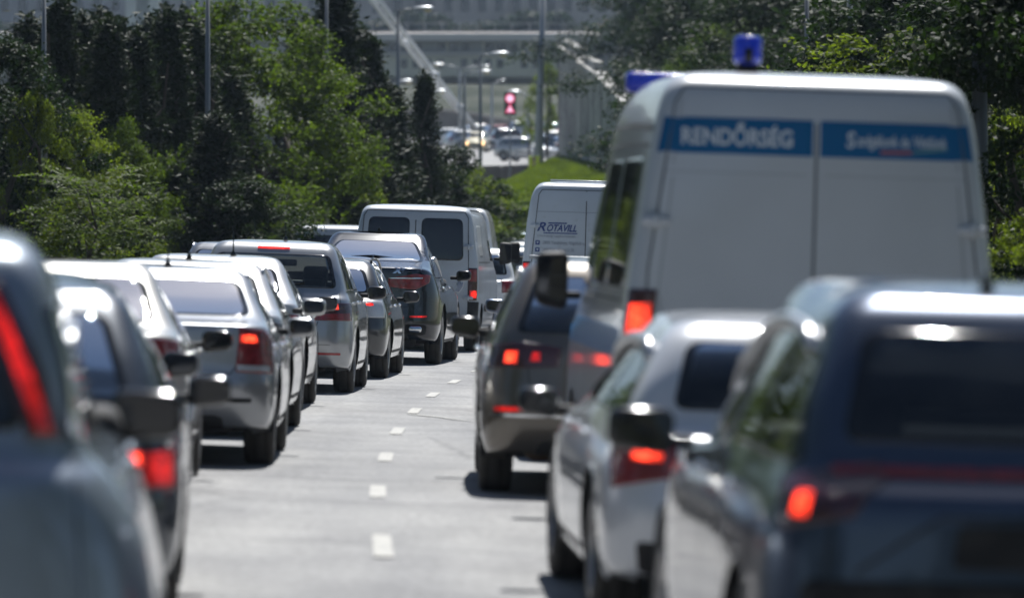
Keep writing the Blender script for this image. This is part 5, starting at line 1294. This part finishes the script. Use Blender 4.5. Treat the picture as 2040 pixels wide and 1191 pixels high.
street_lamp(850, 186, 400, [(862, 892, 183)], 'low distant street lamp head beside the bridge cable', .10, POLEL, 6)
street_lamp(700, 28, 560, [(702, 688, 25)], 'small far street lamp with a white head above the terrace roof', .10, POLEL, 12)
for (x, d, lab, w_) in ((88, 102, 'leftmost lamp post rising out of the hedge', .05), (414, 112, 'second lamp post from the left, in front of the bright broadleaf tree', .055), (651, 126, 'third lamp post, beside the tallest conifer', .05),
                        (1607, 105, 'slender lamp post right of the blue beacon', .055), (1693, 95, 'lamp post above the middle of the police van roof', .07), (1951, 52, 'thick grey mast behind the right shoulder of the police van', .085)):
    street_lamp(x, -60, d, [(x + 14, x + 14 + .75 / d * F, -62)], lab, w_, POLE)
# tall mast with yellow sign
top = at(1083, -30, 286); r = empty('tall_mast', (at(1068, 400, 286).x, 286, 2.0)); lx = top.x - r.location.x
tube('pole', [(0, 0, -.4), (lx*.25, 0, 3.2), (lx*.5, 0, 7), (lx, 0, top.z-2)], .2, POLEL, r, 12, [.30, .28, .18, .13]); box('mast_base', (0, 0, .2), (.8, .8, .6), CONC, r, bevel=.04)
tag(r, 'tall pale tapering mast left of the concrete wall', 'mast')
def sign_board(name, px, py, w_, h_, d, m, lab, shapes=(), post_to=None, rnd=.03, cat='sign'):
    c = at(px, py, d); z0 = G1(c.x, d) if post_to is None else post_to; r = empty(name, (c.x, d, z0)); h = c.z - z0
    if name != 'yellow_sign': tube('sign_post', [(0, .06, -.1), (0, .06, h + h_*.4)], .05 if w_ < .9 else .11, POLEL, r, 8)
    bm = bmesh.new(); box_bm(bm, (0, -.03, h), (w_, .06, h_), 0, rnd, 2); bd_ = bm_obj('sign_panel', bm, m, r, False)
    for (nm, poly, mm) in shapes:
        prism(nm, [(a, -.064 - .004, h + q) for a, q in poly], .006, mm, bd_)
    tag(r, lab, cat); return r
PINK = mat('sign_pink', (.45, .25, .32), .5); YEL = mat('fluorescent_yellow', (.85, .95, .04), .5); REDL = mat('display_red', (.3, .02, .06), .4, emit=(1, .06, .2), es=.55); PINKL = mat('display_pink', (.3, .2, .28), .4, emit=(1, .62, .85), es=.75)
sign_board('yellow_sign', 1064, 325, .56, .70, 284.5, YEL, 'fluorescent yellow sign with a pinkish symbol on the tall pale mast', [('sign_symbol', [(-.09, -.28), (.09, -.28), (.03, 0), (.09, .28), (-.09, .28), (-.03, 0)], PINK)])
BLU = mat('sign_blue', (.02, .10, .42), .5); sr = sign_board('blue_sign', 1045, 347, .36, .40, 283, BLU, 'small blue sign left of the yellow one', [('sign_symbol', [(-.02, -.12), (.04, -.12), (.04, .12), (-.02, .12)], mat('sign_white', (.6, .6, .6), .5))], rnd=.1)
circ = lambda r_, n=20, cx=0, cz=0: [(cx + math.cos(2*math.pi*k/n)*r_, cz + math.sin(2*math.pi*k/n)*r_) for k in range(n)]
r = sign_board('warning_display', 1016, 206, .62, 1.12, 298, PBLK, 'dark electronic display with a glowing red ring above a pink triangle', [('red_ring', circ(.25, cz=.24), REDL), ('red_triangle', [(-.26, -.50), (.26, -.50), (0, -.02)], REDL)], cat='road sign')
pn = [c for c in r.children if c.name.startswith('sign_panel')][0]; h = at(0, 206, 298).z - r.location.z
prism('ring_centre', [(a, -.078, h + q) for a, q in circ(.185, cz=.24)], .006, PINKL, pn); prism('triangle_centre', [(a, -.078, h + q) for a, q in [(-.16, -.45), (.16, -.45), (0, -.14)]], .006, PINKL, pn)
box('display_hood', (0, -.1, h - .60), (.66, .25, .08), PBLK, r)
# small round no-entry style sign by the queue
c = at(1020, 438, 190); r = empty('round_sign', (c.x - .1, 190, G1(c.x, 190))); h = c.z - r.location.z
tube('sign_post', [(0, .05, -.1), (0, .05, h + .3)], .035, POLEL, r, 8)
pn = prism('sign_panel', [(a, -.01, h + q) for a, q in circ(.30)], .02, mat('sign_red', (.42, .03, .04), .5), r); prism('sign_centre', [(a, -.02, h + q) for a, q in circ(.21)], .006, mat('sign_grey_white', (.5, .5, .5), .5), pn)
tag(r, 'round red-rimmed road sign at the end of the hedge', 'road sign')

# ------------------------------------------------------------------ far cars (copies of one hatchback with their own paints)
def recolor(root, pm):
    for c in root.children:
        if c.name.startswith('body'):
            c.data = c.data.copy(); c.data.materials[0] = pm
def far_car(px, d, heading, pm, lab, z=None, x=None):
    r = copy_tree(far.root); cx = (px - CX) / F * d if x is None else x
    zz = G1(cx, d) if z is None else z
    pitch = math.atan2((upz(d+4) - upz(d)) if z is not None else float(prof(d+4)[0]-prof(d)[0]), 4)
    r.location = (cx, d, zz); r.rotation_euler = (pitch * math.cos(heading), 0, -heading); recolor(r, pm); tag(r, lab, 'car', 'cars in the far queue'); return r
far_car(1040, 138, .02, SILVERW, 'pale silver hatchback, nearest of the far queue seen past the tall logo van')
far_car(1047, 150, .0, NAVY, 'steel blue hatchback, second in the far queue past the tall logo van')
far_car(1052, 172, -.01, WHITE, 'white hatchback in the middle of the far queue past the tall logo van')
far_car(1046, 194, -.03, SILVER, 'silver hatchback two ahead of the round sign in the far queue')
far_car(1036, 212, -.06, NAVY, 'blue hatchback at the far end of the queue below the pale wall')
RED = paint('dark_red', (.16, .012, .02), .3); CREAM = paint('cream_yellow', (.48, .42, .24), .1)
far_car(905, 470, 1.25, NAVY, 'dark blue car crossing on the upper road, left of the red one', upz(470))
far_car(922, 492, 1.35, SILVERW, 'silver car behind the dark blue one on the upper road', upz(492))
far_car(965, 486, 1.15, RED, 'dark red car on the upper road behind the cream car', upz(486))
far_car(862, 450, 1.2, WHITE, 'white car at the end of the hedge on the upper road', upz(450))
fc = far_car(955, 418, math.pi + .08, CREAM, 'cream car facing the camera with both headlights on', upz(418))
for sg in (-1, 1):
    o = lathe('lit_headlight', [(.0, .02), (.10, .02), (.12, 0)], mat('headlight_lit', (.9, .7, .4), .3, emit=(1, .62, .28), es=3.0), fc, 'Z', 14); o.rotation_euler = (R(-90), 0, 0); o.location = (sg*.60, 4.2, .68)
far_car(992, 352, math.pi/2 + .5, SILVERW, 'pale silver car turning in front of the cream car', upz(352))
far_car(1040, 452, math.pi/2 + .2, RED, 'red car right of the warning display post', upz(452))
far_car(1100, 470, 1.4, NAVY, 'dark car by the left edge of the concrete wall', upz(470))
far_car(1075, 505, 1.4, paint('teal', (.05, .11, .12), .4), 'teal car behind the tall pale mast', upz(505))
far_car(1100, 372, 1.2, WHITE, 'white car lower down beside the concrete wall', upz(372))
for (px_, d_, hd, pm_, lb) in ((1062, 418, 1.3, SILVERW, 'silver car passing behind the yellow sign'),
    (888, 425, 1.2, SILVER, 'grey car on the upper road beside the hedge end'), (1032, 372, 1.3, NAVY, 'dark car lowest on the upper road behind the display post'), (975, 445, 1.4, BLUEBLK, 'black car between the red car and the cream car'), (1090, 442, 1.2, RED, 'red car close to the concrete wall on the upper road'), (1010, 520, 1.35, SILVER, 'silver car far up the upper road under the parapet')):
    far_car(px_, d_, hd, pm_, lb, upz(d_))
gr = empty('guard_rail', (2.5, 340, upz(340)))
for i, x in enumerate(np.arange(-2.2, 1.3, .7)): tube('rail_post', [(x, i*1.5, 0), (x, i*1.5, .8)], .05, POLEL, gr, 6)
tube('rail_bar', [(-2.3, 0, .75), (1.2, 7, .75)], .06, POLEL, gr, 6); tube('rail_bar', [(-2.3, 0, .4), (1.2, 7, .4)], .06, POLEL, gr, 6)
tag(gr, 'grey guard rail on the upper road beside the yellow sign', 'railing')

# ------------------------------------------------------------------ haze
bm = bmesh.new(); box_bm(bm, (0, 395, 30), (440, 1240, 72)); 
hm = bpy.data.materials.new('haze'); hm.use_nodes = True; n = hm.node_tree.nodes; n.clear()
pv = n.new('ShaderNodeVolumePrincipled'); pv.inputs['Color'].default_value = (.62, .78, 1.0, 1); pv.inputs['Density'].default_value = .00012; pv.inputs['Anisotropy'].default_value = .2
oo = n.new('ShaderNodeOutputMaterial'); hm.node_tree.links.new(pv.outputs[0], oo.inputs['Volume'])
tag(bm_obj('haze', bm, hm), kind='stuff')
